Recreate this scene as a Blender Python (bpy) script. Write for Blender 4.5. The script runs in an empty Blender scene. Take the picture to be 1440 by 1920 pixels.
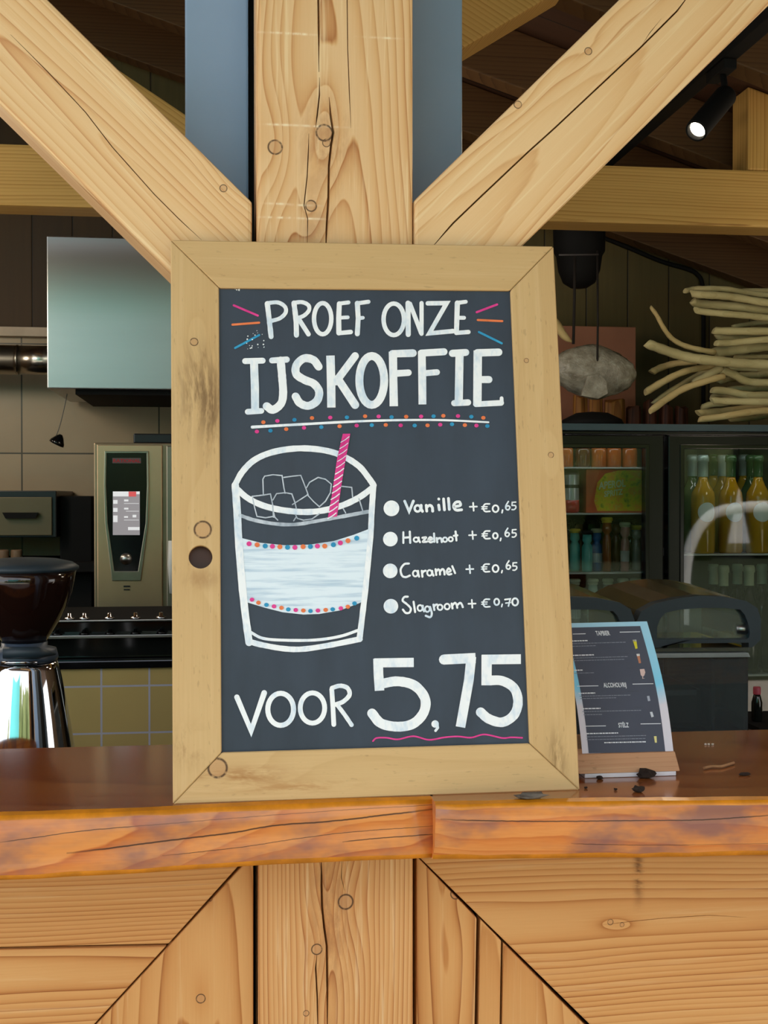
import bpy, bmesh, math, random
from math import sin, cos, tan, pi, radians as R
from mathutils import Vector, Matrix
sc = bpy.context.scene
COL = sc.collection
# ------------------------------------------------------------------ camera
F = 2300.0; YAW = 0.1275; PIT = -0.0125
CAM = Vector((0, -1.5, 1.4387))
FW = Vector((sin(YAW)*cos(PIT), cos(YAW)*cos(PIT), sin(PIT)))
RT = Vector((cos(YAW), -sin(YAW), 0)); UP = RT.cross(FW)
cd = bpy.data.cameras.new('camera'); cam = bpy.data.objects.new('camera', cd); COL.objects.link(cam)
cam.matrix_world = Matrix(((RT.x, UP.x, -FW.x, CAM.x), (RT.y, UP.y, -FW.y, CAM.y), (RT.z, UP.z, -FW.z, CAM.z), (0, 0, 0, 1)))
cd.sensor_fit = 'VERTICAL'; cd.sensor_height = 36.0; cd.lens = 36.0*F/1920; cd.clip_start = 0.05
sc.camera = cam
# ------------------------------------------------------------------ world, sun, exposure
w = bpy.data.worlds.new('world'); sc.world = w; w.use_nodes = True
nt = w.node_tree; nt.nodes.clear()
sky = nt.nodes.new('ShaderNodeTexSky'); sky.sky_type = 'NISHITA'; sky.sun_elevation = R(52); sky.sun_rotation = R(35)
sky.sun_disc = False; sky.air_density = 1.0; sky.dust_density = 1.6; sky.ozone_density = 1.0
bg = nt.nodes.new('ShaderNodeBackground'); bg.inputs[1].default_value = 0.30
out = nt.nodes.new('ShaderNodeOutputWorld')
cl_tc = nt.nodes.new('ShaderNodeTexCoord'); cl_n = nt.nodes.new('ShaderNodeTexNoise'); cl_n.inputs['Scale'].default_value = 3.0; cl_n.inputs['Detail'].default_value = 6
cl_r = nt.nodes.new('ShaderNodeMapRange'); cl_r.inputs[1].default_value = .38; cl_r.inputs[2].default_value = .58; cl_r.inputs[3].default_value = .45; cl_r.inputs[4].default_value = 1.0
cl_m = nt.nodes.new('ShaderNodeMix'); cl_m.data_type = 'RGBA'; cl_m.inputs[7].default_value = (3.8, 3.72, 3.62, 1)      # thin bright cloud
nt.links.new(cl_tc.outputs['Generated'], cl_n.inputs['Vector']); nt.links.new(cl_n.outputs[0], cl_r.inputs[0]); nt.links.new(cl_r.outputs[0], cl_m.inputs[0])
nt.links.new(sky.outputs[0], cl_m.inputs[6]); nt.links.new(cl_m.outputs[2], bg.inputs[0]); nt.links.new(bg.outputs[0], out.inputs[0])
sl = bpy.data.lights.new('sun', 'SUN'); sl.energy = 4.0; sl.angle = R(0.6); sl.color = (1, .95, .86)
sun = bpy.data.objects.new('sun', sl); COL.objects.link(sun)
sun.rotation_euler = Vector((-0.35, -0.55, -1.0)).to_track_quat('-Z', 'Y').to_euler(); sun.location = (2, 2, 8)
vs = sc.view_settings; vs.view_transform = 'Standard'; vs.look = 'None'; vs.gamma = 1.0; vs.use_curve_mapping = False
sc.display_settings.display_device = 'sRGB'
vs.exposure = 1.0
sc.cycles.max_bounces = 10; sc.cycles.transparent_max_bounces = 24; sc.cycles.caustics_reflective = False; sc.cycles.caustics_refractive = False
sc.cycles.sample_clamp_indirect = 6.0

# ------------------------------------------------------------------ picture point -> place point
def ray(px, py): return FW*F + RT*(px-720) + UP*(960-py)
def P(px, py, Y):
    d = ray(px, py); return CAM + d*((Y-CAM.y)/d.y)
def PZ(px, py, Z):
    d = ray(px, py); return CAM + d*((Z-CAM.z)/d.z)
def PP(px, py, O, n):
    d = ray(px, py); return CAM + d*((O-CAM).dot(n)/d.dot(n))

# ------------------------------------------------------------------ colours and node helpers
def lin(c): return c/12.92 if c <= .04045 else ((c+.055)/1.055)**2.4
def rgb(r, g, b): return (lin(r/255), lin(g/255), lin(b/255), 1)
class N:
    """small expression builder on a material's node tree"""
    def __init__(s, name):
        s.m = bpy.data.materials.new(name); s.m.use_nodes = True
        s.t = s.m.node_tree; s.t.nodes.clear()
        s.out = s.t.nodes.new('ShaderNodeOutputMaterial')
    def nd(s, typ, **k):
        n = s.t.nodes.new(typ)
        for a, b in k.items(): setattr(n, a, b)
        return n
    def put(s, v, sock):
        if isinstance(v, E): s.t.links.new(v.s, sock)
        elif isinstance(v, bpy.types.NodeSocket): s.t.links.new(v, sock)
        else: sock.default_value = v
    def math(s, op, *a, clamp=False):
        n = s.nd('ShaderNodeMath', operation=op, use_clamp=clamp)
        for i, v in enumerate(a): s.put(v, n.inputs[i])
        return E(s, n.outputs[0])
    def coord(s, L=(0, 0, 0)):
        n = s.nd('ShaderNodeTexCoord'); a = s.nd('ShaderNodeVectorMath', operation='ADD')
        s.t.links.new(n.outputs['Object'], a.inputs[0]); a.inputs[1].default_value = L
        return a.outputs[0]
    def dot(s, v, ax):
        n = s.nd('ShaderNodeVectorMath', operation='DOT_PRODUCT'); s.t.links.new(v, n.inputs[0]); n.inputs[1].default_value = ax
        return E(s, n.outputs['Value'])
    def vec(s, x, y, z):
        n = s.nd('ShaderNodeCombineXYZ')
        for i, v in enumerate((x, y, z)): s.put(v, n.inputs[i])
        return n.outputs[0]
    def noise(s, v, scale=1, detail=2, rough=.5):
        n = s.nd('ShaderNodeTexNoise'); s.t.links.new(v, n.inputs['Vector'])
        n.inputs['Scale'].default_value = scale; n.inputs['Detail'].default_value = detail; n.inputs['Roughness'].default_value = rough
        return E(s, n.outputs[0])
    def white(s, x):
        n = s.nd('ShaderNodeTexWhiteNoise', noise_dimensions='1D'); s.put(x, n.inputs['W']); return E(s, n.outputs[0])
    def mapr(s, x, a, b, c=0., d=1.):
        n = s.nd('ShaderNodeMapRange', interpolation_type='SMOOTHSTEP'); s.put(x, n.inputs[0])
        for i, v in enumerate((a, b, c, d)): n.inputs[i+1].default_value = v
        return E(s, n.outputs[0])
    def ramp(s, x, stops):
        n = s.nd('ShaderNodeValToRGB'); s.put(x, n.inputs[0]); e = n.color_ramp.elements
        while len(e) < len(stops): e.new(.5)
        for i, (p, c) in enumerate(stops): e[i].position = p; e[i].color = c
        return n.outputs[0]
    def mix(s, f, a, b, mode='MIX'):
        n = s.nd('ShaderNodeMix', data_type='RGBA', blend_type=mode)
        s.put(f, n.inputs[0]); s.put(a, n.inputs[6]); s.put(b, n.inputs[7]); return n.outputs[2]
    def bsdf(s, col, rough=.5, metal=0., coat=0., bump=None, bstr=.2, bdist=.001, spec=.5, emit=None, estr=0., trans=0., ior=1.45, aniso=0., alpha=1., sheen=0.):
        n = s.nd('ShaderNodeBsdfPrincipled'); s.put(col, n.inputs['Base Color']); s.put(rough, n.inputs['Roughness']); s.put(metal, n.inputs['Metallic'])
        n.inputs['Coat Weight'].default_value = coat; n.inputs['Coat Roughness'].default_value = .12; n.inputs['Specular IOR Level'].default_value = spec
        n.inputs['Transmission Weight'].default_value = trans; n.inputs['IOR'].default_value = ior; n.inputs['Anisotropic'].default_value = aniso
        n.inputs['Alpha'].default_value = alpha
        if emit is not None: s.put(emit, n.inputs['Emission Color']); n.inputs['Emission Strength'].default_value = estr
        if bump is not None:
            b = s.nd('ShaderNodeBump'); b.inputs['Strength'].default_value = bstr; b.inputs['Distance'].default_value = bdist
            s.put(bump, b.inputs['Height']); s.t.links.new(b.outputs[0], n.inputs['Normal'])
        s.t.links.new(n.outputs[0], s.out.inputs[0]); s.b = n
        return s.m
class E:
    def __init__(s, n, sock): s.n = n; s.s = sock
    def __add__(s, o): return s.n.math('ADD', s, o)
    __radd__ = __add__
    def __sub__(s, o): return s.n.math('SUBTRACT', s, o)
    def __rsub__(s, o): return s.n.math('SUBTRACT', o, s)
    def __mul__(s, o): return s.n.math('MULTIPLY', s, o)
    __rmul__ = __mul__
    def __truediv__(s, o): return s.n.math('DIVIDE', s, o)
    def __pow__(s, o): return s.n.math('POWER', s, o)

LARCH = [(0, rgb(234, 198, 150)), (.35, rgb(223, 178, 124)), (.75, rgb(203, 149, 96)), (1, rgb(174, 114, 66))]
def wood(name, L=(0, 0, 0), U=(1, 0, 0), V=(0, 0, 1), W=(0, 1, 0), u0=0., w0=.06, slope=.03, freq=110., warp=.012, stops=LARCH,
         knots=(), seed=0., fib=.12, pale=.35, rough=.55, bump=.25, coat=0., contrast=1., tint=None, tintamt=0., tsc=(7, 3), stains=None, specks=0., spec=.3, lines=()):
    """growth-ring wood: U across the face, V along the grain, W into the face; knots are (u, v, radius, push)"""
    n = N(name); p = n.coord(L); u = n.dot(p, U); v = n.dot(p, V); wd = n.dot(p, W)
    lo = n.noise(n.vec(u*4+seed, v*1.3+seed*2, wd*4), 1, 2) - .5
    lo2 = n.noise(n.vec(u*9+seed+7, v*2.2, wd*9), 1, 2) - .5
    uu = u - u0 + lo*(warp*2)
    ww = wd + w0 + v*slope + lo2*warp
    rad = n.math('SQRT', uu*uu + ww*ww)
    kcore = None; kring = None
    for (ku, kv, kr, push) in knots:
        du = u - ku; dv = v - kv
        d2 = du*du + dv*dv*.12
        rad = rad + n.math('EXPONENT', d2*(-1./(kr*2.6)**2))*(push*kr)
        d = n.math('SQRT', du*du + dv*dv) + lo2*kr*.4
        c = n.mapr(d, kr*.75, kr*1.15, 1, 0)
        r_ = n.math('MULTIPLY', n.mapr(n.math('ABSOLUTE', d-kr*.9), kr*.03, kr*.17, 1, 0), n.mapr(n.noise(n.vec(u*160, v*160, 0.), 1, 2), .3, .5, .35, 1))
        kcore = c if kcore is None else n.math('MAXIMUM', kcore, c)
        kring = r_ if kring is None else n.math('MAXIMUM', kring, r_)
    rr = rad*freq + (n.noise(n.vec(rad*24+seed, 0., 0.), 1, 1)-.5)*1.6 + (n.noise(n.vec(u*55, v*3.5, wd*55+seed), 1, 2)-.5)*.35
    t = n.math('FRACT', rr); idx = n.math('FLOOR', rr)
    band = ((t**1.3)*.45+(t**6.)*.7)*n.mapr(t, .93, 1., 1, 0)*(n.white(idx)*.6+.45)*contrast
    blot = n.noise(n.vec(u*10+seed, v*1.6, wd*10+3), 1, 3)
    band = band*.85 + (blot-.5)*.45 + .12
    fibre = n.noise(n.vec(u*420, v*7, wd*420+seed), 1, 3, .7)
    col = n.ramp(n.math('ADD', band, (fibre-.5)*fib*2, clamp=True), stops)
    if pale > 0:
        pn = n.noise(n.vec(u*120+seed*3, v*3.2, wd*120), 1, 4, .65)
        col = n.mix(n.mapr(pn, .53, .70, 0, pale), col, rgb(244, 218, 172))
    if tint is not None:
        tn = n.noise(n.vec(u*tsc[0]+seed*5, v*tsc[1]+seed, wd*tsc[0]), 1, 4, .6)
        col = n.mix(n.mapr(tn, .42, .68, 0, tintamt), col, tint)
    if specks > 0:
        sp = n.noise(n.vec(u*260, v*60, wd*260+seed), 1, 2, .6)
        col = n.mix(n.mapr(sp, .63, .74, 0, specks), col, rgb(110, 80, 45))
    if stains:
        for (su, sv, ru, rv, c, amt) in stains:
            du = (u-su)*(1/ru); dv = (v-sv)*(1/rv)
            e = n.math('EXPONENT', (du*du+dv*dv)*-1.)
            f2 = n.noise(n.vec(u*110+lo2*12., v*26+seed+lo*9., wd*60), 1, 4, .65)
            col = n.mix(n.math('MULTIPLY', e*n.mapr(f2, .36, .62, .05, 1), amt, clamp=True), col, c)
    lmask = None
    for (pts, wd_) in lines:                     # hairline checks: world (x, z) polylines running along x
        X0, X1 = pts[0][0], pts[-1][0]; Z0 = min(q[1] for q in pts)-.002; Z1 = max(q[1] for q in pts)+.002
        px_ = n.dot(p, (1, 0, 0)); pz_ = n.dot(p, (0, 0, 1))
        fx = (px_-X0)*(1/(X1-X0)); fc = n.nd('ShaderNodeFloatCurve'); cv = fc.mapping.curves[0]
        fc.mapping.use_clip = False
        q = [((a-X0)/(X1-X0), (b-Z0)/(Z1-Z0)) for a, b in pts]
        cv.points[0].location = q[0]; cv.points[1].location = q[-1]
        for c in q[1:-1]: cv.points.new(*c)
        fc.mapping.update(); n.put(fx, fc.inputs[1])
        zz = E(n, fc.outputs[0])*(Z1-Z0)+Z0
        env = n.math('MULTIPLY', n.mapr(fx, 0, .12), n.mapr(fx, .9, 1., 1, .3))
        d = n.math('ABSOLUTE', pz_-zz + (n.noise(n.vec(px_*90, 0., 0.), 1, 2)-.5)*.0012)
        mk = n.math('MULTIPLY', n.mapr(d, wd_*.25, wd_*.75, 1, 0), n.math('GREATER_THAN', env, .02)) * n.math('ADD', env*.6, .4, clamp=True)
        lmask = mk if lmask is None else n.math('MAXIMUM', lmask, mk)
    if lmask is not None:
        col = n.mix(lmask*.9, col, rgb(46, 22, 12)); band = band - lmask*3.0
    if kcore is not None:
        col = n.mix(kcore*.45, col, rgb(190, 142, 98))
        col = n.mix(kring*.88, col, rgb(62, 40, 28)); band = band-kring*1.5
    return n.bsdf(col, rough, 0, coat, bump=band*.6+fibre*.4, bstr=bump, bdist=.0012, spec=spec)

def plain(name, c, rough=.5, metal=0., coat=0., var=.12, scale=14., bump=0., spec=.5, aniso=0., emit=None, estr=0., stretch=(1, 1, 1)):
    n = N(name); p = n.coord(); x = n.dot(p, (stretch[0], 0, 0)); y = n.dot(p, (0, stretch[1], 0)); z = n.dot(p, (0, 0, stretch[2]))
    f = n.noise(n.vec(x, y, z), scale, 4, .6)
    a = tuple(v*(1-var) for v in c[:3])+(1,); b = tuple(min(1, v*(1+var)) for v in c[:3])+(1,)
    return n.bsdf(n.ramp(f, [(.3, a), (.7, b)]), rough, metal, coat, bump=(f if bump else None), bstr=bump, spec=spec, aniso=aniso, emit=emit, estr=estr)

def glass(name, tint=(1, 1, 1, 1), refl=1.0, ior=1.5, haze=0.):
    n = N(name); tr = n.nd('ShaderNodeBsdfTransparent'); tr.inputs[0].default_value = tint
    gl = n.nd('ShaderNodeBsdfGlossy'); gl.inputs['Roughness'].default_value = .02
    fr = n.nd('ShaderNodeFresnel'); fr.inputs[0].default_value = ior
    f = n.math('MULTIPLY', E(n, fr.outputs[0]), refl, clamp=True)
    mx = n.nd('ShaderNodeMixShader'); n.put(f, mx.inputs[0]); n.t.links.new(tr.outputs[0], mx.inputs[1]); n.t.links.new(gl.outputs[0], mx.inputs[2])
    last = mx.outputs[0]
    if haze:                                   # slight grey diffuse mixed into the clear plastic
        df = n.nd('ShaderNodeBsdfDiffuse'); df.inputs[0].default_value = (.62, .66, .66, 1); m2 = n.nd('ShaderNodeMixShader'); m2.inputs[0].default_value = haze
        n.t.links.new(last, m2.inputs[1]); n.t.links.new(df.outputs[0], m2.inputs[2]); last = m2.outputs[0]
    n.t.links.new(last, n.out.inputs[0]); return n.m

# ------------------------------------------------------------------ mesh helpers
class MB:
    def __init__(s): s.bm = bmesh.new(); s.mi = 0
    def face(s, pts, mi=None):
        f = s.bm.faces.new([s.bm.verts.new(p) for p in pts]); f.material_index = s.mi if mi is None else mi; return f
    def hexa(s, a, b, mi=None):
        """closed solid between two polygons of equal length"""
        va = [s.bm.verts.new(p) for p in a]; vb = [s.bm.verts.new(p) for p in b]; k = len(a)
        fs = [s.bm.faces.new(va), s.bm.faces.new(vb[::-1])]
        for i in range(k): fs.append(s.bm.faces.new([va[(i+1) % k], va[i], vb[i], vb[(i+1) % k]]))
        for f in fs: f.material_index = s.mi if mi is None else mi
        return s
    def box(s, x0, x1, y0, y1, z0, z1, mi=None):
        return s.hexa([(x0, y0, z0), (x1, y0, z0), (x1, y1, z0), (x0, y1, z0)], [(x0, y0, z1), (x1, y0, z1), (x1, y1, z1), (x0, y1, z1)], mi)
    def prism(s, pts, off, mi=None):
        off = Vector(off); return s.hexa([Vector(p) for p in pts], [Vector(p)+off for p in pts], mi)
    def ring(s, o, i, off, mi=None):
        off = Vector(off); k = len(o); B = s.bm
        A = [B.verts.new(p) for p in o]; C = [B.verts.new(p) for p in i]; A2 = [B.verts.new(Vector(p)+off) for p in o]; C2 = [B.verts.new(Vector(p)+off) for p in i]
        for j in range(k):
            q = (j+1) % k
            for f in ((A[j], A[q], C[q], C[j]), (A2[q], A2[j], C2[j], C2[q]), (A[q], A[j], A2[j], A2[q]), (C[j], C[q], C2[q], C2[j])):
                B.faces.new(f).material_index = s.mi if mi is None else mi
        return s
    def lathe(s, prof, c, seg=32, mi=None, axis=None, closed=True):
        """profile of (radius, height) turned about the vertical through c (or about axis)"""
        c = Vector(c); q = Vector((0, 0, 1)).rotation_difference(Vector(axis)) if axis is not None else None
        rows = []
        for (r, h) in prof:
            if r < 1e-6: pts = [Vector((0, 0, h))]
            else: pts = [Vector((r*cos(2*pi*k/seg), r*sin(2*pi*k/seg), h)) for k in range(seg)]
            if q is not None: pts = [q @ v for v in pts]
            rows.append([s.bm.verts.new(c+v) for v in pts])
        m = s.mi if mi is None else mi
        for a, b in zip(rows, rows[1:]):
            for k in range(seg):
                j = (k+1) % seg
                if len(a) == 1 and len(b) == 1: continue
                if len(a) == 1: f = (a[0], b[j], b[k])
                elif len(b) == 1: f = (a[k], a[j], b[0])
                else: f = (a[k], a[j], b[j], b[k])
                fc = s.bm.faces.new(f); fc.material_index = m; fc.smooth = True
        if closed:
            for rw, fl in ((rows[0], True), (rows[-1], False)):
                if len(rw) > 1: s.bm.faces.new(rw[::-1] if fl else rw).material_index = m
        return s
    def tube(s, pts, rad, seg=10, mi=None, cut=0.0):
        pts = [Vector(p) for p in pts]; k = len(pts); rad = rad if isinstance(rad, (list, tuple)) else [rad]*k
        rows = []; nrm = None
        for i in range(k):
            t = (pts[min(i+1, k-1)]-pts[max(i-1, 0)]).normalized()
            if nrm is None: nrm = t.orthogonal().normalized()
            nrm = (nrm - t*nrm.dot(t)).normalized(); bn = t.cross(nrm)
            row = []
            for j in range(seg):
                a = 2*pi*j/seg; o = (nrm*cos(a)+bn*sin(a))*rad[i]
                if cut and i == 0: o = o + t*(o.z*cut)
                row.append(s.bm.verts.new(pts[i]+o))
            rows.append(row)
        m = s.mi if mi is None else mi
        for a, b in zip(rows, rows[1:]):
            for j in range(seg):
                f = s.bm.faces.new((a[j], a[(j+1) % seg], b[(j+1) % seg], b[j])); f.smooth = True; f.material_index = m
        s.bm.faces.new(rows[0][::-1]).material_index = m; s.bm.faces.new(rows[-1]).material_index = m
        return s
    def build(s, name, mats, parent=None, loc=None, bevel=0., bseg=2, cutters=None):
        """link as one mesh object; loc = world origin (parent things pass theirs on)"""
        if parent is not None: org = Vector(parent['org'])
        elif loc is not None: org = Vector(loc)
        else:
            vv = [v.co for v in s.bm.verts]
            org = Vector(((min(v.x for v in vv)+max(v.x for v in vv))/2, (min(v.y for v in vv)+max(v.y for v in vv))/2, min(v.z for v in vv)))
        bmesh.ops.recalc_face_normals(s.bm, faces=s.bm.faces)
        if bevel:
            ed = [e for e in s.bm.edges if len(e.link_faces) == 2 and e.calc_face_angle(0) > .5]
            bmesh.ops.bevel(s.bm, geom=ed, offset=bevel, segments=bseg, affect='EDGES', profile=.6, clamp_overlap=True)
        bmesh.ops.translate(s.bm, verts=s.bm.verts, vec=-org)
        me = bpy.data.meshes.new(name); s.bm.to_mesh(me); s.bm.free()
        mats = mats if isinstance(mats, (list, tuple)) else [mats]
        for m in mats: me.materials.append(m)
        o = bpy.data.objects.new(name, me); COL.objects.link(o)
        if parent is not None: o.parent = parent
        else: o.location = org
        o['org'] = tuple(org)
        if cutters:
            co = []
            for cb in cutters:
                bmesh.ops.recalc_face_normals(cb.bm, faces=cb.bm.faces)
                bmesh.ops.translate(cb.bm, verts=cb.bm.verts, vec=-org)
                cm = bpy.data.meshes.new('cut'); cb.bm.to_mesh(cm); cb.bm.free()
                c = bpy.data.objects.new('cut', cm); COL.objects.link(c); c.parent = parent
                if parent is None: c.location = org
                md = o.modifiers.new('b', 'BOOLEAN'); md.operation = 'DIFFERENCE'; md.solver = 'EXACT'; md.object = c; co.append(c)
            dg = bpy.context.evaluated_depsgraph_get(); dg.update()
            nm = bpy.data.meshes.new_from_object(o.evaluated_get(dg)); o.modifiers.clear(); o.data = nm; nm.name = name
            for c in co:
                cm = c.data; bpy.data.objects.remove(c); bpy.data.meshes.remove(cm)
        return o
def tag(o, label, cat, group=None, kind=None):
    o['label'] = label; o['category'] = cat
    if group: o['group'] = group
    if kind: o['kind'] = kind
    return o
def struct(o): o['kind'] = 'structure'; return o
def thing(name, loc, label, cat, group=None):
    o = bpy.data.objects.new(name, None); COL.objects.link(o); o.location = loc; o['org'] = tuple(loc); o.empty_display_size = .05
    return tag(o, label, cat, group)
def spline(pts, sub=6):
    pts = [tuple(p) for p in pts]
    if len(pts) < 3: return pts
    q = [tuple(2*a-b for a, b in zip(pts[0], pts[1]))]+pts+[tuple(2*a-b for a, b in zip(pts[-1], pts[-2]))]
    res = []
    for i in range(1, len(q)-2):
        p0, p1, p2, p3 = q[i-1:i+3]
        for k in range(sub):
            t = k/sub
            res.append(tuple(.5*(2*b+(c-a)*t+(2*a-5*b+4*c-d)*t*t+(3*b-a-3*c+d)*t**3) for a, b, c, d in zip(p0, p1, p2, p3)))
    return res+[pts[-1]]
def crack(pts, wid, depth=.012, front=.004, ax='Y'):
    """wedge cutter along a path of world points lying on a face that looks towards -Y"""
    pts = [Vector(p) for p in pts]; k = len(pts); m = MB(); B = m.bm; Lr, Rr, Br = [], [], []
    for i in range(k):
        t = pts[min(i+1, k-1)]-pts[max(i-1, 0)]; t.normalize(); s = Vector((-t.z, 0, t.x))
        s.normalize()
        e = wid*(.5 if 0 < i < k-1 else .12)*(1+front/depth)
        Lr.append(B.verts.new(pts[i]+s*e+Vector((0, -front, 0)))); Rr.append(B.verts.new(pts[i]-s*e+Vector((0, -front, 0)))); Br.append(B.verts.new(pts[i]+Vector((0, depth, 0))))
    for i in range(k-1):
        B.faces.new((Lr[i], Lr[i+1], Rr[i+1], Rr[i])); B.faces.new((Lr[i+1], Lr[i], Br[i], Br[i+1])); B.faces.new((Rr[i], Rr[i+1], Br[i+1], Br[i]))
    B.faces.new((Lr[0], Rr[0], Br[0])); B.faces.new((Rr[-1], Lr[-1], Br[-1]))
    return m
ORD = ['first', 'second', 'third', 'fourth', 'fifth', 'sixth', 'seventh', 'eighth', 'ninth', 'tenth', 'eleventh', 'twelfth', 'thirteenth', 'fourteenth', 'fifteenth', 'sixteenth', 'seventeenth', 'eighteenth', 'nineteenth', 'twentieth']
random.seed(7)

# ------------------------------------------------------------------ common materials
M = {}
M['steel'] = plain('brushed_steel', rgb(172, 172, 168), .30, 1., var=.05, scale=30, aniso=.5, stretch=(.2, 1, 6))
M['steel_dull'] = plain('dull_steel', rgb(150, 130, 104), .38, 1., var=.08, scale=12)
M['chrome'] = plain('chrome', rgb(225, 225, 228), .05, 1., var=.02)
M['black'] = plain('black_plastic', rgb(22, 23, 26), .35, var=.1)
M['black_gloss'] = plain('black_gloss', rgb(14, 14, 16), .12, var=.1, coat=.3)
M['black_matt'] = plain('black_matt', rgb(14, 13, 13), .75, var=.1, spec=.25)
M['rubber'] = plain('slate_rubber', rgb(46, 58, 66), .45, var=.1)
M['fridge'] = plain('fridge_black', rgb(12, 13, 14), .22, var=.1)
M['fridge_top'] = plain('fridge_bluegrey', rgb(62, 84, 92), .4, var=.08)
M['white'] = plain('white_plastic', rgb(232, 232, 228), .5, var=.04)
M['bluegrey'] = plain('bluegrey_paint', rgb(150, 176, 208), .38, var=.05, scale=5)
M['glass'] = glass('pane_glass', (.94, .97, .97, 1), 1.15)
M['clear'] = glass('clear_plastic', (.80, .86, .86, 1), 1.8, haze=.06)

exec_parts = []
# ================================================================== THE SETTING
ZC = 1.10                                        # counter top
YB = 2.68                                        # back wall
ga, gb = P(1131, 444, YB-.02), P(1300, 505, YB-.02)
RS = (gb.z-ga.z)/(gb.x-ga.x)                     # roof slope along x
def roofz(x): return ga.z + RS*(x-ga.x)
XL, XR = -2.3, 2.7
def seam_wood(name, ax, step, stops, rough=.6, seamw=.004):
    n = N(name); p = n.coord(); a = n.dot(p, ax); oth = n.dot(p, (1-ax[0], 1-ax[1], 1-ax[2]))
    c = a*(1/step); fr = n.math('FRACT', c); idx = n.math('FLOOR', c)
    f = n.noise(n.vec(a*45, oth*2.5, idx*3.7), 1, 4, .6)*.7 + n.white(idx)*.4 - .05
    col = n.ramp(f, stops)
    sm = n.math('MAXIMUM', n.mapr(fr, 0, seamw/step, 1, 0), n.mapr(fr, 1-seamw/step, 1, 0, 1))
    return n.bsdf(n.mix(sm, col, rgb(20, 14, 8)), rough, bump=1.-sm, bstr=.5, bdist=.003)
wm_wall = seam_wood('gable_boards', (1, 0, 0), .15, [(.2, rgb(76, 66, 34)), (.8, rgb(98, 84, 46))])
wm_roof = seam_wood('roof_boards', (0, 1, 0), .14, [(.2, rgb(56, 34, 20)), (.8, rgb(76, 48, 30))])
struct(MB().box(XL-.1, XR+.1, .05, YB+.1, -.05, 0).build('floor', plain('floor_grey', rgb(96, 90, 84), .5, scale=5)))
struct(MB().box(-16, 16, -30, .05, -.05, 0).build('terrace', plain('terrace_paving', rgb(196, 182, 164), .7, scale=3)))
m = MB(); m.hexa([(XL, YB, 0), (XR, YB, 0), (XR, YB, roofz(XR)+.14), (XL, YB, roofz(XL)+.14)], [(XL, YB+.08, 0), (XR, YB+.08, 0), (XR, YB+.08, roofz(XR)+.14), (XL, YB+.08, roofz(XL)+.14)])
struct(m.build('wall_back', wm_wall))
wm_side = seam_wood('side_boards', (0, 1, 0), .15, [(.2, rgb(84, 62, 38)), (.8, rgb(112, 84, 52))])
struct(MB().box(XL-.08, XL, .1, YB+.08, 0, roofz(XL)+.14).build('wall_left', wm_side))
struct(MB().box(XR, XR+.08, .1, YB+.08, 0, roofz(XR)+.14).build('wall_right', wm_side))
m = MB(); T = .15; OV = -2.0  # unseen overhang, drawn out over the camera to shade the counter
m.hexa([(XL-.3, OV, roofz(XL-.3)+T), (XR+.3, OV, roofz(XR+.3)+T), (XR+.3, YB+.2, roofz(XR+.3)+T), (XL-.3, YB+.2, roofz(XL-.3)+T)],
       [(XL-.3, OV, roofz(XL-.3)+T+.05), (XR+.3, OV, roofz(XR+.3)+T+.05), (XR+.3, YB+.2, roofz(XR+.3)+T+.05), (XL-.3, YB+.2, roofz(XL-.3)+T+.05)])
struct(m.build('ceiling', wm_roof))
# kitchen end of the back wall: big beige tiles with a ledge along the top
def tiles(name, step, zstep, c, grout, x0=0, z0=0, gw=.004, rough=.35, var=.1):
    n = N(name); p = n.coord((-x0, 0, -z0)); x = n.dot(p, (1/step, 0, 0)); z = n.dot(p, (0, 0, 1/zstep))
    fx = n.math('FRACT', x); fz = n.math('FRACT', z); g = gw
    s = n.math('MAXIMUM', n.math('GREATER_THAN', n.math('ABSOLUTE', fx-.5), .5-g/step/2), n.math('GREATER_THAN', n.math('ABSOLUTE', fz-.5), .5-g/zstep/2))
    k = n.white(n.math('FLOOR', x)+n.math('FLOOR', z)*17.3)
    f = n.noise(p, 9, 4)*.6+k*.4
    col = n.ramp(f, [(.2, tuple(v*(1-var) for v in c[:3])+(1,)), (.8, tuple(v*(1+var) for v in c[:3])+(1,))])
    return n.bsdf(n.mix(s, col, grout), rough, bump=1.-s, bstr=.4, bdist=.002)
a = P(41, 850, YB-.02); zt = P(40, 630, YB-.02).z; xe = P(560, 700, YB-.02).x
m = MB().box(XL, xe, YB-.02, YB, 0, zt)
o = m.build('wall_kitchen', tiles('kitchen_tiles', .445, .36, rgb(178, 152, 122), rgb(80, 68, 54), a.x-((XL+xe)/2), a.z, .005), loc=((XL+xe)/2, YB, 0)); struct(o)
z0, z1 = P(40, 630, YB-.06).z, P(40, 613, YB-.06).z
struct(MB().box(XL, P(330, 600, YB).x, YB-.06, YB, z0, z1).build('trim_1', plain('ledge_pale', rgb(196, 176, 156), .5)))
# dark brown boarding above the ledge
struct(MB().box(XL, P(420, 600, YB).x, YB-.015, YB, z1, roofz(.1)-.02).build('wall_cladding', seam_wood('brown_boards', (1, 0, 0), .13, [(.2, rgb(54, 36, 14)), (.8, rgb(70, 48, 20))])))

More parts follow.
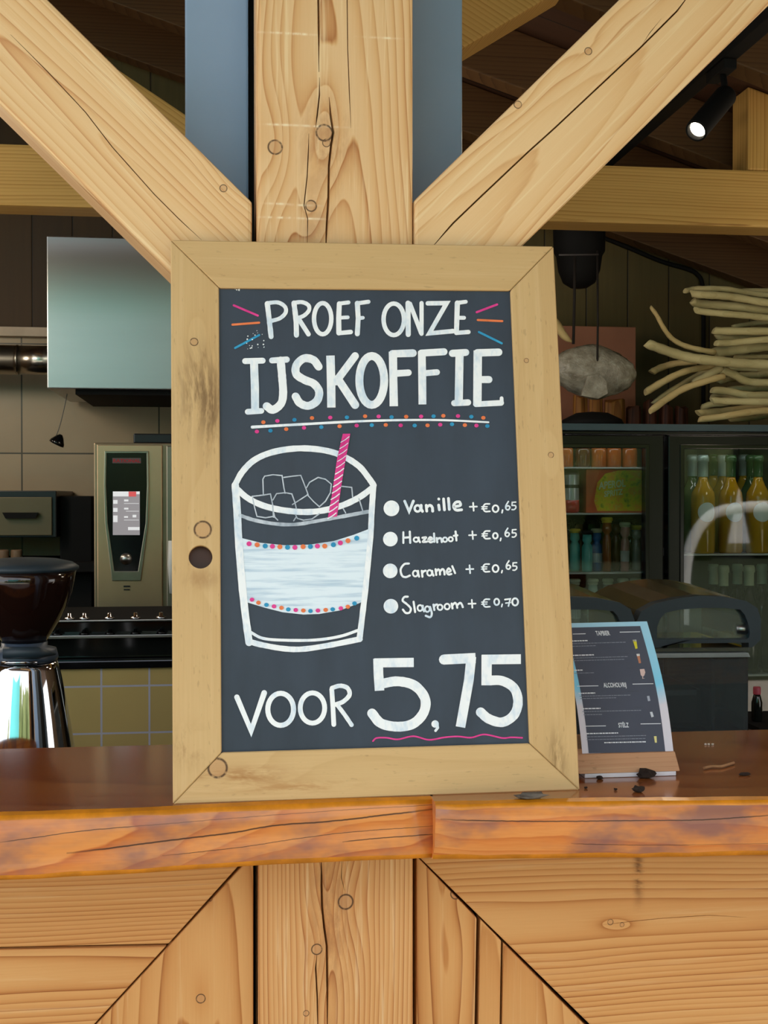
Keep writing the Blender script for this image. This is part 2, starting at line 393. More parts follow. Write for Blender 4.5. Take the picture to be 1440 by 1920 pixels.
# ---- outdoors behind the camera, met only in reflections
struct(MB().box(1.5, 16, -30, -3.6, .0, .03).build('dark_ground', plain('dark_ground_near', rgb(58, 66, 40), .8, var=.25, scale=4)))  # unseen dark ground, added to darken the fridge door reflection
struct(MB().box(-16, 1.49, -30, -17.2, .0, .03).build('dark_ground', plain('dark_ground_far', rgb(58, 66, 40), .8, var=.25, scale=4)))  # more of the added dark ground, beyond the pool
struct(MB().box(-9, 1.4, -17, -8, .0, .03).build('pool_water', N('pool_water').bsdf(rgb(30, 160, 172), .08)))
n = N('hedge_leaves'); p = n.coord(); hm = n.bsdf(n.ramp(n.noise(p, 3, 6, .7), [(.3, rgb(44, 52, 28)), (.55, rgb(96, 108, 56)), (.8, rgb(160, 160, 100))]), .7)
m = MB(); rnd = random.Random(3)
for i in range(26):
    x = -15+i*1.2; h = (5.5 if i > 9 else 3.5)+rnd.random()*3.5; y = -20-rnd.random()*3; r = 1.0+rnd.random()*.7
    m.lathe([(r*.55, 0), (r, h*.3), (r*.9, h*.6), (r*.55, h*.87), (0, h)], (x, y, 0), 10)
tag(m.build('hedge', hm), 'tall green trees and hedge across the pool, seen mirrored in the glass and chrome', 'hedge', kind='stuff')

# ================================================================== ROOF TIMBERS
TB = [(0, rgb(204, 162, 92)), (.4, rgb(186, 144, 76)), (.8, rgb(160, 116, 56)), (1, rgb(122, 82, 38))]
DB = [(0, rgb(98, 70, 42)), (.5, rgb(84, 58, 34)), (1, rgb(60, 38, 22))]
wood_tie = wood('tie_beam_wood', U=(0, 0, 1), V=(1, 0, 0), W=(0, 1, 0), u0=.0, w0=.05, slope=.02, freq=130, stops=TB, pale=0, seed=3, knots=[])
o = MB().box(XL+.002, XR-.002, 1.5, 1.6, 2.1277, 2.273).build('tie_beam', wood_tie, bevel=.006)
tag(o, 'long level timber beam under the roof, running behind post and braces', 'beam')
kx0 = P(1403, 200, 1.5).x
m = MB(); m.hexa([(kx0, 1.5, 2.2735), (kx0+.15, 1.5, 2.2735), (kx0+.15, 1.5, roofz(kx0+.15)+T-.004), (kx0, 1.5, roofz(kx0)+T-.004)], [(kx0, 1.6, 2.2735), (kx0+.15, 1.6, 2.2735), (kx0+.15, 1.6, roofz(kx0+.15)+T-.004), (kx0, 1.6, roofz(kx0)+T-.004)])
tag(m.build('king_post', wood('king_post_wood', U=(1, 0, 0), V=(0, 0, 1), W=(0, 1, 0), stops=TB, seed=5, pale=0), bevel=.005), 'short upright timber standing on the level beam at the top right', 'post')
def strut(pts, name, label, seed, U, V, Y=1.5):
    m = MB(); pp = [P(x, y, Y) for x, y in pts]; m.prism(pp, (0, .1, 0))
    tag(m.build(name, wood(name+'_wood', U=U, V=V, W=(0, 1, 0), stops=TB, seed=seed, pale=0), bevel=.005), label, 'strut')
strut([(640, 228), (1070, -30), (1008, -133), (600, 112), (600, 228)], 'truss_strut', 'brown roof strut rising to the right behind the right steel flange', 8, (.5, 0, .86), (.86, 0, .5), .75)
strut([(-520, -365), (458, 288), (324, 288), (-562, -303)], 'truss_strut', 'brown roof strut falling to the right behind the left brace', 11, (.56, 0, .83), (.83, 0, -.56))
rw = wood('rafter_wood', U=(0, 0, 1), V=(1, 0, 0), W=(0, 1, 0), stops=DB, seed=9, pale=0, freq=90)
RY = [.62, 1.12, 1.68, 2.14, 2.58]
RL = ['nearest of the sloping dark roof rafters, just behind the steel column', 'second sloping roof rafter from the front', 'middle sloping roof rafter, just behind the level beam', 'fourth sloping roof rafter, ahead of the gable wall', 'rearmost sloping roof rafter lying against the gable boards']
for y, l in zip(RY, RL):
    m = MB(); q = [(XL+.01, y, roofz(XL+.01)), (XR-.01, y, roofz(XR-.01)), (XR-.01, y, roofz(XR-.01)+T-.002), (XL+.01, y, roofz(XL+.01)+T-.002)]
    m.prism(q, (0, .07, 0)); tag(m.build('rafter', rw, bevel=.004), l, 'rafter', 'roof rafters')

# ================================================================== POST, BRACES, STEEL
x0, x1 = .0362, .2286
def tf(px, py, L, Y=0., U=(1, 0, 0), V=(0, 0, 1)):
    p = P(px, py, Y); return (p.dot(Vector(U)), p.dot(Vector(V)))
ZT = P(630, -260, 0).z
xc = P(618, 200, 0).x
def kn(px, py, r, push, U=(1, 0, 0), V=(0, 0, 1)):
    a = tf(px, py, None, 0., U, V); return (a[0], a[1], r, push)
Lp = ((x0+x1)/2, 0.065, ZC)
pw = wood('post_larch', L=Lp, u0=xc, w0=.05, slope=.045, freq=185, seed=1, pale=.6, contrast=1.25,
          knots=[kn(608, 249, .0105, 1.6), kn(516, 276, .0095, 1.2), kn(583, 386, .0075, 1.4), kn(612, 268, .005, .8)],
          stains=[(P(610, 270, 0).x, P(610, 270, 0).z, .028, .05, rgb(168, 112, 70), .55), (P(592, 400, 0).x, P(592, 420, 0).z, .02, .04, rgb(182, 138, 100), .5)]+[(P(a_, b_, 0).x, P(a_, b_, 0).z, r_, .0013, rgb(250, 232, 196), 1.1) for a_, b_, r_ in ((530, 62, .022), (565, 64, .014), (720, 71, .02), (530, 234, .022), (600, 237, .024), (520, 382, .012), (575, 385, .014), (525, 408, .02), (580, 410, .014))])
m = MB().box(x0, x1, 0, .13, ZC+.0005, ZT)
cr = []
def CP(pts, Y=0): return [P(x, y, Y) for x, y in pts]
cr.append(crack(CP([(598, -120), (597, 0), (598, 60), (598, 135)]), .0028))
cr.append(crack(CP([(599, 145), (599, 178), (595, 215), (592, 240)]), .0018))
cr.append(crack(CP([(650, -120), (651, 0), (652, 90), (655, 170), (658, 240)]), .0012))
cr.append(crack(CP([(617, 182), (620, 215), (625, 248), (621, 272), (617, 310), (616, 370), (613, 420), (611, 475)]), .0030))
cr.append(crack(CP([(579, 250), (578, 290), (576, 330), (570, 385), (577, 410), (576, 470)]), .0013))
tag(m.build('timber_post', pw, loc=Lp, bevel=.006, cutters=cr), 'thick pale larch post rising from the counter behind the chalkboard', 'post')
# lower part of the post, below the counter
Lq = ((x0+x1)/2, 0.065, .3)
xd0, xd1 = P(484, 1700, 0).x, P(775, 1700, 0).x
pw2 = wood('post_larch_below', L=Lq, u0=P(622, 1750, 0).x, w0=.045, slope=-.04, freq=180, seed=2, pale=.45, contrast=1.2,
           knots=[kn(648, 1691, .010, 1.7), kn(594, 1780, .007, 1.4), kn(574, 1900, .004, .8)], stops=[(0, rgb(220, 172, 116)), (.35, rgb(208, 152, 94)), (.75, rgb(186, 124, 72)), (1, rgb(158, 96, 52))],
          stains=[(P(620, 1720, 0).x, P(620, 1720, 0).z, .024, .09, rgb(160, 106, 66), .6)])
m = MB().box(xd0, xd1, 0, .13, .3, ZC-.085)
cr = [crack(CP([(602, 1610), (603, 1660), (604, 1700), (608, 1740), (613, 1775), (614, 1850), (614, 1960)]), .0030),
      crack(CP([(594, 1790), (592, 1815), (595, 1870), (597, 1960)]), .0020), crack(CP([(641, 1612), (640, 1645), (646, 1670)]), .0009)]
tag(m.build('timber_post', pw2, loc=Lq, bevel=.005, cutters=cr), 'cracked larch post below the counter, between the two cladding fields', 'post')
# 45 degree braces
def brace(name, pts, U, V, seed, label, knots, cracks, pale, stain=()):
    m = MB(); pp = [P(x, y, 0) for x, y in pts]; m.prism(pp, (0, .115, 0)); L = (sum(p.x for p in pp)/len(pp), .05, min(p.z for p in pp))
    cu = P(*knots[0], 0).dot(Vector(U)) if knots else 0
    mat = wood(name+'_larch', L=L, U=U, V=V, u0=P(pts[0][0]*.5+pts[3][0]*.5, pts[0][1]*.5+pts[3][1]*.5, 0).dot(Vector(U)), w0=.035, slope=.035*(-1 if seed % 2 else 1), freq=130, seed=seed, pale=pale, contrast=1.05,
               stops=[(0, rgb(238, 202, 152)), (.4, rgb(229, 186, 132)), (.8, rgb(211, 157, 105)), (1, rgb(184, 124, 76))], knots=[kn(a, b, .005, 1.2, U, V) for a, b in knots], stains=stain)
    tag(m.build('diagonal_brace', mat, loc=L, bevel=.005, cutters=[crack(CP(c), wd, .015) for c, wd in cracks]), label, 'brace')
s2 = .7071
brace('brace_left', [(-300, -388), (472.5, 378), (472.5, 660), (-300, -98)], (s2, 0, s2), (-s2, 0, s2), 5, 'pale larch brace slanting down from the upper left to the post', [(419, 353)],
      [([(20, 65), (90, 135), (160, 210), (210, 275), (290, 365), (335, 410), (378, 450)], .0012)], .7)
brace('brace_right', [(1560, -392), (776, 376), (776, 660), (1560, -106)], (-s2, 0, s2), (s2, 0, s2), 6, 'pale larch brace slanting down from the upper right to the post', [(1103, 96), (971, 196)],
      [([(1300, -20), (1270, 20), (1200, 90), (1120, 165), (1040, 240), (990, 285), (900, 370), (850, 418), (805, 470)], .0022), ([(1240, 35), (1218, 62), (1203, 86)], .0008)], .75)
# steel column behind the post
cY = .165
t = thing('steel_column', (P(610, 900, cY).x, cY, 0), 'blue-grey painted steel column standing behind the timber post', 'column')
xa, xb, xcx, xd = P(347, 200, cY).x, P(466, 200, cY).x, P(768, 200, cY).x, P(867, 200, cY).x
MB().box(xa, xb, cY, cY+.12, 0, 2.75).build('flange', M['bluegrey'], t, bevel=.003)
MB().box(xcx, xd, cY, cY+.12, 0, 2.75).build('flange', M['bluegrey'], t, bevel=.003)
MB().box(xb, xcx, cY+.06, cY+.08, 0, 2.75).build('web', plain('shaded_web', rgb(30, 34, 40), .6), t)  # dark tone painted in for the shadowed gap beside the post

# ================================================================== COUNTER SLABS AND CLADDING
VA = [(0, rgb(226, 150, 80)), (.4, rgb(212, 126, 58)), (.75, rgb(188, 98, 42)), (1, rgb(146, 66, 28))]
VT = [(0, rgb(164, 96, 46)), (.4, rgb(148, 78, 34)), (.75, rgb(126, 60, 24)), (1, rgb(98, 42, 16))]  # slab wood again, darkened for the dim interior its top reflects
varn = plain('varnish_edge', rgb(206, 128, 22), .42, coat=.15, var=.25, scale=30)
zb = P(815, 1612, PZ(815, 1497, ZC).y).z
def slab(pts_t, pts_b, seed, label, cracks, ext):
    """live-edged slab: front edge read along its top and bottom arris"""
    tp = [PZ(x, y, ZC) for x, y in pts_t]; bt = [PZ(x, y, zb) for x, y in pts_b]
    def ip(q, x):
        if x <= q[0].x: return q[0].y + (q[1].y-q[0].y)/(q[1].x-q[0].x)*(x-q[0].x)*.3
        for a, b in zip(q, q[1:]):
            if x <= b.x: return a.y+(b.y-a.y)*(x-a.x)/(b.x-a.x)
        return q[-1].y
    X0, X1 = (ext, tp[-1].x) if ext < 0 else (tp[0].x, ext)
    k = 48; m = MB(); B = m.bm; rows = []; rnd = random.Random(seed)
    for i in range(k+1):
        x = X0+(X1-X0)*i/k; yt = ip(tp, x); yb = ip(bt, x); j = (rnd.random()-.5)*.0025
        e = min(1, min(i, k-i)/1.0)*.0+1
        c = .0065+.002*rnd.random()
        pr = [(.195, ZC), (yt+c*1.5+j, ZC), (yt+c*.4+j, ZC-c*.25), (yt+j, ZC-c*.9), (yt*.72+yb*.28-.003+j, ZC-.02), (yt*.35+yb*.65-.004+j, ZC-.05), (yb+j, zb+c), (yb+c*.5+j, zb+c*.2), (yb+c*1.5+j, zb), (.195, zb)]
        rows.append([B.verts.new((x, y, z)) for y, z in pr])
    np_ = len(rows[0])
    for a, b in zip(rows, rows[1:]):
        for j in range(np_):
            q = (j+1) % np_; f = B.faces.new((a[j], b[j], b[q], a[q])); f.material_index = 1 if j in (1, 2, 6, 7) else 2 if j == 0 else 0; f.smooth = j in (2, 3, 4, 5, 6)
    B.faces.new(rows[0]); B.faces.new(rows[-1][::-1])
    L = ((X0+X1)/2, .03, zb)
    mat = wood('varnished_'+label[:4].strip(), L=L, U=(0, .6, .8), V=(1, 0, 0), W=(0, .8, -.6), u0=.9, w0=.3, slope=.05, freq=110, stops=VA, pale=0., seed=seed, rough=.34, coat=.35, bump=.12, fib=.22, contrast=.9,
               tint=rgb(124, 88, 88), tintamt=.8, tsc=(17, 8), spec=.4, lines=[([(q.x, q.z) for q in c], wd) for c, wd in cracks])
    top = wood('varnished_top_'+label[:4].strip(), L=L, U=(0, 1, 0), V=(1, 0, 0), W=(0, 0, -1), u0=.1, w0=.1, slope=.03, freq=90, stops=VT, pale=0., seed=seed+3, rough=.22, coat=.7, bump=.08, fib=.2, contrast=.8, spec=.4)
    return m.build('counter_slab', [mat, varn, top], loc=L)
yl = PZ(500, 1507, ZC).y
def CF(pts, Y): return [P(x, y, Y) for x, y in pts]
def CY(pts): # follow the slightly curved front of the left slab
    return [P(x, y, PZ(x, 1527-.0368*x, ZC).y) for x, y in pts]
tl = slab([(-60, 1530), (0, 1527), (200, 1521), (400, 1512), (600, 1503), (815, 1497)], [(-60, 1658), (0, 1655), (200, 1645), (400, 1632), (600, 1622), (815, 1612)], 21, 'left',
          [(CY([(120, 1595), (200, 1586), (320, 1572), (420, 1562), (530, 1546), (620, 1540), (730, 1527), (812, 1517)]), .0016), (CY([(0, 1576), (70, 1566), (160, 1554), (260, 1546)]), .0008), (CY([(640, 1578), (740, 1568), (812, 1563)]), .0011), (CY([(300, 1600), (420, 1590), (600, 1566), (700, 1556), (805, 1548)]), .0007)], -1.5)
tag(tl, 'left varnished counter slab with live edge, under the chalkboard', 'counter')
tr = slab([(817.5, 1507), (1000, 1503), (1130, 1500), (1300, 1499), (1440, 1498), (1500, 1497)], [(818, 1615), (1000, 1614), (1200, 1612), (1440, 1608), (1500, 1607)], 22, 'right',
          [(CF([(822, 1540), (900, 1541), (1050, 1541), (1180, 1537), (1290, 1533), (1380, 1526), (1445, 1519)], PZ(1130, 1500, ZC).y), .0013), (CF([(1070, 1583), (1200, 1583), (1300, 1580)], PZ(1130, 1500, ZC).y), .0007)], 1.6)
tag(tr, 'right varnished counter slab, under the menu holder', 'counter')
# cladding below the counter
CL = [(0, rgb(216, 164, 104)), (.35, rgb(204, 146, 86)), (.75, rgb(182, 120, 64)), (1, rgb(150, 88, 44))]
zlow = .3
def clad(pts, U, V, seed, label, u0px, w0=.05, slope=.03, freq=100, knots=(), cracks=(), pale=.15, stain=(), warp=.012):
    m = MB(); Y = .012; pp = [P(x, y, Y) for x, y in pts]; m.prism(pp, (0, .03, 0)); L = (sum(p.x for p in pp)/len(pp), Y+.015, min(p.z for p in pp))
    u0 = P(*u0px, Y).dot(Vector(U))
    mat = wood('cladding_larch', L=L, U=U, V=V, u0=u0, w0=w0, slope=slope, freq=freq, seed=seed, pale=pale, contrast=1.2, stops=CL, knots=[kn(a, b, r, 1.3, U, V) for a, b, r in knots], stains=stain, warp=warp)
    tag(m.build('cladding_board', mat, loc=L, bevel=.002, cutters=[crack([P(x, y, Y) for x, y in c], wd, .02) for c, wd in cracks]), label, 'board', 'larch boards below the counter')
hx, vx = (1, 0, 0), (0, 0, 1)
yt = 1590
clad([(-320, yt), (478, yt), (316, 1770), (-320, 1783)], vx, hx, 31, 'upper level board left of the post, mitred end', (100, 1450), .05, .01, 175)
clad([(-320, 1787), (312, 1774), (30, 2080), (-320, 2087)], vx, hx, 32, 'lower level board left of the post, under a long seam', (100, 1830), .03, .02, 165)
clad([(475, 1602), (475, 2150), (-30, 2150)], hx, vx, 33, 'left triangular upright-grain board beside the post', (375, 1800), .05, .05, 95, knots=[(376, 1880, .006), (393, 1692, .003)])
clad([(781, 1605), (781, 2150), (886, 2150), (894, 1722)], hx, vx, 34, 'right upright-grain board nearest the post, with a dark knot', (835, 1800), .05, -.05, 95, knots=[(858, 1682, .007)])
clad([(901, 1724), (893, 2150), (934, 2150), (940, 1764)], hx, vx, 35, 'narrow upright-grain strip between two seams, right of the post', (900, 1800), .08, .05, 95)
clad([(944, 1768), (938, 2150), (1322, 2150)], hx, vx, 36, 'outer triangular upright-grain board right of the post', (970, 1850), .06, .05, 95)
clad([(768, yt), (1760, yt-14), (1760, 2150), (1340, 2150)], vx, hx, 37, 'wide level board right of the post with wavy grain', (1100, 1730), .03, .012, 150, knots=[(1150, 1735, .004), (1172, 1740, .003)],
     cracks=[([(1130, 1734), (1180, 1728), (1240, 1722), (1330, 1716), (1400, 1720)], .0007)], warp=.02,
     stain=[(P(1203, 1640, 0).z, P(1203, 1640, 0).x, .035, .006, rgb(96, 56, 30), .9)])
# backing that closes the counter front
struct(MB().box(-1.5, 1.6, .135, .16, 0, zb-.005).build('wall_counter', M['black_matt']))
# ================================================================== THE CHALKBOARD
LEAN = .1653
bO = Vector((-.0615, -.1336, ZC+.001)); bw_ = .0127
bX = Vector((cos(bw_), sin(bw_), 0)); bN = Vector((-sin(bw_), cos(bw_), 0))          # n points into the board
bZ = Vector((0, 0, cos(LEAN)))+bN*sin(LEAN); bn = bX.cross(bZ).normalized()
if bn.y < 0: bn = -bn
def B_(px, py, off=0.): return PP(px, py, bO+bn*off, bn)
FT = .02
board = thing('chalkboard_sign', (bO+bX*.232+Vector((0, .01, 0)))[:], 'wood-framed chalkboard advertising iced coffee, standing on the counter against the post', 'chalkboard')
bl0 = Vector(board['org'])
FRW = [(0, rgb(212, 178, 126)), (.4, rgb(200, 164, 112)), (.8, rgb(180, 142, 92)), (1, rgb(148, 110, 66))]
To, Tr_, Br_, Bo = (320, 450), (1038, 462), (1087, 1481), (324, 1508)
ti, tri, bri, boi = (411, 540), (957, 545), (993, 1393), (416, 1410)
def fwood(nm, V, seed, knots=(), stain=(), u0=(0, 0)):
    U = (bX if V == 'v' else bZ); VV = (bZ if V == 'v' else bX)
    def q(px, py): a = B_(px, py); return a.dot(Vector(U)), a.dot(Vector(VV))
    kk = [(*q(a, b), r, p) for a, b, r, p in knots]
    st = [(*q(a, b), ru, rv, c, am) for a, b, ru, rv, c, am in stain]
    return wood(nm, L=tuple(bl0), U=tuple(U), V=tuple(VV), W=tuple(bn), u0=q(*u0)[0], w0=.5, slope=.0, freq=150, warp=.01, stops=FRW, pale=.10, seed=seed, knots=kk, stains=st, specks=.22, contrast=.45, rough=.6, bump=.2, fib=.2)
dk = rgb(112, 84, 54)
def rail(pts, name, mat, cutters=None):
    m = MB(); m.prism([B_(x, y) for x, y in pts], bn*FT); return m.build(name, mat, board, bevel=.0012, bseg=1, cutters=cutters)
hole = MB(); hc = B_(376, 1044); hole.lathe([(.0135, -.01), (.0135, .04)], hc, 28, axis=bn)
g = .6
rail([To, (ti[0]-g, ti[1]-g), (boi[0]-g, boi[1]+g), Bo], 'frame_rail', fwood('frame_left', 'v', 41, [(364, 641, .005, 1.2), (380, 993, .0105, .6)],
     [(372, 730, .022, .045, dk, .8), (396, 770, .010, .04, dk, .8), (355, 1400, .018, .02, rgb(140, 98, 50), .6), (380, 1085, .02, .012, rgb(150, 108, 64), .5)], (340, 900)), [hole])
rail([Tr_, (tri[0]+g, tri[1]-g), (bri[0]+g, bri[1]+g), Br_], 'frame_rail', fwood('frame_right', 'v', 42, [(1033, 853, .0035, .8), (987, 676, .003, .8)], [(1045, 1420, .01, .03, rgb(120, 90, 50), .7)], (1060, 900)))
rail([(To[0]+g, To[1]-g*.5), (Tr_[0]-g, Tr_[1]-g*.5), (tri[0]-g, tri[1]-g*1.2), (ti[0]+g, ti[1]-g*1.2)], 'frame_rail', fwood('frame_top', 'h', 43, [], [], (700, 470)))
rail([(Bo[0]+g, Bo[1]+.3), (Br_[0]-g, Br_[1]+.3), (bri[0]-g, bri[1]+g*1.2), (boi[0]+g, boi[1]+g*1.2)], 'frame_rail', fwood('frame_bottom', 'h', 44, [(408, 1440, .0115, 1.0)], [(450, 1455, .010, .05, rgb(160, 106, 52), .75), (560, 1475, .006, .06, rgb(170, 116, 60), .6)], (700, 1490)))
# blackboard sheet, set back in the frame
n = N('slate_panel'); p = n.coord()
f1 = n.noise(p, 7, 5, .6); f2 = n.noise(n.vec(n.dot(p, (26, 0, 0)), n.dot(p, (0, 0, 5)), 2.), 1, 4, .6)
pm = n.bsdf(n.ramp(f1*.6+f2*.4, [(.3, rgb(45, 54, 66)), (.72, rgb(62, 74, 89))]), n.mapr(f1, .3, .7, .42, .6), spec=.45)
RC = .0045
m = MB(); m.prism([B_(400, 528, RC), (B_(970, 533, RC)), B_(1006, 1405, RC), B_(404, 1422, RC)], bn*.006); panel = m.build('slate_panel', pm, board)
m = MB(); m.lathe([(.030, .0125), (.030, .016)], hc, 20, axis=bn); 
m.build('backing_disc', plain('amber_backing', rgb(58, 26, 12), .4), board)
# ---- marker writing
def chalk(name, a, b, lo=.35, hi=.7, sc_=40):
    n = N(name); p = n.coord(); x = n.dot(p, tuple(bX)); z = n.dot(p, tuple(bZ))
    f = n.noise(n.vec(x*sc_, z*sc_*.45, 0.), 1, 4, .65); f2 = n.noise(n.vec(x*260, z*120, 3.), 1, 2)
    return n.bsdf(n.ramp(f*.8+f2*.2, [(lo, b), (hi, a)]), .6, spec=.25)
CW = chalk('marker_white', rgb(248, 252, 255), rgb(208, 226, 242), .34, .52)
CWB = n = N('marker_white_wash'); p = n.coord(); x = n.dot(p, tuple(bX)); z = n.dot(p, tuple(bZ))
f = n.noise(n.vec(x*9, z*150, 0.), 1, 4, .6)
CWB = n.bsdf(n.ramp(f, [(.36, rgb(190, 212, 230)), (.52, rgb(230, 244, 254))]), .6, spec=.25)
CG = chalk('marker_thin_white', rgb(205, 214, 224), rgb(140, 154, 170), .3, .6)
CP_ = chalk('marker_pink', rgb(244, 84, 164), rgb(214, 56, 136)); CO = chalk('marker_orange', rgb(250, 142, 92), rgb(226, 116, 66)); CB = chalk('marker_blue', rgb(66, 172, 216), rgb(40, 130, 178))
OFF = RC-.0007
class Ink:
    """flat marker strokes on the sheet; points are read in a zoomed crop (ox, oy, s)"""
    def __init__(s, ox, oy, sc, layer=0, jit=0.): s.o = (ox, oy, sc); s.m = MB(); s.off = OFF-.0003*layer; s.r = random.Random(int(ox+oy)); s.j = jit
    def q(s, p): return B_(s.o[0]+p[0]/s.o[2], s.o[1]+p[1]/s.o[2], s.off)
    def disc(s, c, r, k=14, mi=0, ry=None):
        s.off -= 2e-6
        s.m.face([s.q((c[0]+r*cos(2*pi*i/k), c[1]+(ry or r)*sin(2*pi*i/k))) for i in range(k)], mi)
    def st(s, pts, wd, mi=0, smooth=False, cap='r', w1=None):
        """one stroke = one strip with rounded ends; each stroke lies a hair above the one before"""
        s.off -= 9e-6
        if smooth: pts = spline(pts, 7)
        k = len(pts); w1 = wd if w1 is None else w1
        ws = [(wd+(w1-wd)*i/max(1, k-1))*.5*(1+s.j*(s.r.random()-.5)) for i in range(k)]
        a = []
        for i in range(k):
            def un(p, q): l = math.hypot(q[0]-p[0], q[1]-p[1]) or 1; return ((q[0]-p[0])/l, (q[1]-p[1])/l)
            t0 = un(pts[max(i-1, 0)], pts[max(i, 1)]); t1 = un(pts[min(i, k-2)], pts[min(i+1, k-1)])
            t = (t0[0]+t1[0], t0[1]+t1[1]); l = math.hypot(*t)
            if l < .2: t = t0; l = 1
            t = (t[0]/l, t[1]/l); nx, ny = -t[1], t[0]
            c = max(.42, abs(nx*-t1[1]+ny*t1[0])); e = ws[i]/c
            a.append(((pts[i][0]+nx*e, pts[i][1]+ny*e), (pts[i][0]-nx*e, pts[i][1]-ny*e)))
        for u, v in zip(a, a[1:]): s.m.face([s.q(u[0]), s.q(v[0]), s.q(v[1]), s.q(u[1])], mi)
        if cap == 'r':
            for i, j in ((0, 1), (k-1, k-2)):
                u, v = a[i]; c = pts[i]; out = (c[0]-pts[j][0], c[1]-pts[j][1]); l = math.hypot(*out) or 1; out = (out[0]/l, out[1]/l)
                h = ((u[0]-v[0])/2, (u[1]-v[1])/2); r = math.hypot(*h)
                s.m.face([s.q((c[0]+h[0]*cos(pi*g/8)+out[0]*r*sin(pi*g/8), c[1]+h[1]*cos(pi*g/8)+out[1]*r*sin(pi*g/8))) for g in range(9)], mi)
    def ell(s, c, rx, ry, wd, mi=0, rot=0.):
        pts = []
        for i in range(33):
            t = 2*pi*i/32; x, y = rx*cos(t), ry*sin(t); pts.append((c[0]+x*cos(rot)-y*sin(rot), c[1]+x*sin(rot)+y*cos(rot)))
        s.off -= 9e-6
        k = len(pts)-1; s2 = []
        for i in range(k):
            a, b = pts[i-1 if i else k-1], pts[i+1]; t = (b[0]-a[0], b[1]-a[1]); l = math.hypot(*t); nx, ny = -t[1]/l*wd/2, t[0]/l*wd/2
            s2.append(((pts[i][0]+nx, pts[i][1]+ny), (pts[i][0]-nx, pts[i][1]-ny)))
        for i in range(k):
            u, v = s2[i], s2[(i+1) % k]; s.m.face([s.q(u[0]), s.q(v[0]), s.q(v[1]), s.q(u[1])], mi)
    def done(s, name, mats, parent=None): return s.m.build(name, mats, parent or panel)
panel['org'] = board['org']
K = Ink(400, 530, 2.4, 0, .10); w_ = 23
K.st([(243, 95), (252, 170), (260, 243)], w_, smooth=True); K.st([(243, 92), (290, 89), (322, 108), (325, 135), (300, 160), (262, 172)], 18, smooth=True)
K.st([(363, 92), (372, 170), (374, 236)], w_, smooth=True); K.st([(363, 90), (400, 88), (428, 102), (430, 125), (408, 148), (378, 160)], 18, smooth=True); K.st([(382, 160), (428, 232)], 20)
K.ell((492, 162), 39, 70, 20)
K.st([(567, 95), (564, 160), (565, 226)], w_); K.st([(567, 94), (608, 89)], 18); K.st([(565, 158), (605, 156)], 17); K.st([(565, 227), (618, 222)], 20)
K.st([(648, 93), (652, 160), (648, 230)], w_); K.st([(648, 93), (698, 86)], 18); K.st([(652, 160), (673, 158)], 17)
K.ell((812, 165), 46, 71, 20)
K.st([(876, 92), (877, 233)], w_); K.st([(885, 95), (935, 226)], 20); K.st([(937, 92), (937, 230)], 19)
K.st([(965, 93), (1050, 92), (972, 228), (1078, 218)], 20)
K.st([(1098, 92), (1094, 225)], w_); K.st([(1098, 91), (1136, 86)], 18); K.st([(1096, 158), (1128, 158)], 17); K.st([(1094, 226), (1148, 222)], 20)
K.done('heading_lettering', [CW])
K = Ink(400, 530, 2.4, 0, .06)
def bar(a, b, wd): K.st([a, b], wd)
bar((143, 353), (222, 351), 26); K.st([(183, 360), (187, 470), (188, 575)], 36, cap='n'); bar((155, 581), (216, 577), 26)
bar((264, 350), (330, 346), 27); K.st([(303, 350), (310, 430), (314, 500), (304, 545), (268, 572), (240, 556)], 36, smooth=True)
K.st([(474, 378), (450, 348), (408, 341), (374, 372), (374, 412), (412, 438), (452, 455), (476, 490), (466, 532), (428, 554), (390, 542), (370, 512)], 36, smooth=True)
K.st([(527, 328), (530, 450), (531, 562)], 38, cap='n'); K.st([(638, 330), (552, 445)], 34); K.st([(560, 432), (638, 550)], 36)
K.ell((713, 440), 56, 110, 36)
K.st([(808, 310), (810, 430), (812, 556)], 37, cap='n'); bar((806, 320), (898, 317), 34); bar((815, 409), (878, 405), 30)
K.st([(938, 308), (940, 430), (941, 548)], 35, cap='n'); bar((936, 317), (1038, 311), 32); bar((945, 408), (1006, 403), 28)
bar((1076, 318), (1136, 314), 32); K.st([(1108, 318), (1104, 545)], 37, cap='n'); bar((1084, 542), (1146, 539), 28)
K.st([(1190, 305), (1188, 552)], 38, cap='n'); bar((1188, 316), (1284, 313), 34); bar((1195, 436), (1240, 436), 32); bar((1182, 547), (1295, 541), 26); bar((1297, 520), (1298, 544), 17)
K.done('title_lettering', [CW])
K = Ink(400, 530, 2.4, 0, .06)
for a, b, c in (((92, 102), (200, 148), 0), ((86, 189), (206, 180), 1), ((98, 294), (206, 236), 2), ((1185, 133), (1277, 98), 0), ((1190, 168), (1300, 173), 1), ((1195, 222), (1298, 273), 2)): 
    K = Ink(400, 530, 2.4, 0, .06); K.st([a, b], 9.5, 0); K.done('ray_stroke', [(CP_, CO, CB)[c]])
K = Ink(400, 530, 2.4, 0, .1)
K.st([(175, 650), (350, 640), (700, 622), (1000, 618), (1238, 628)], 13, smooth=True, w1=8); K.done('underline', [CW])
K = Ink(400, 530, 2.4, 0)
cm = {'p': 0, 'o': 1, 'b': 2}
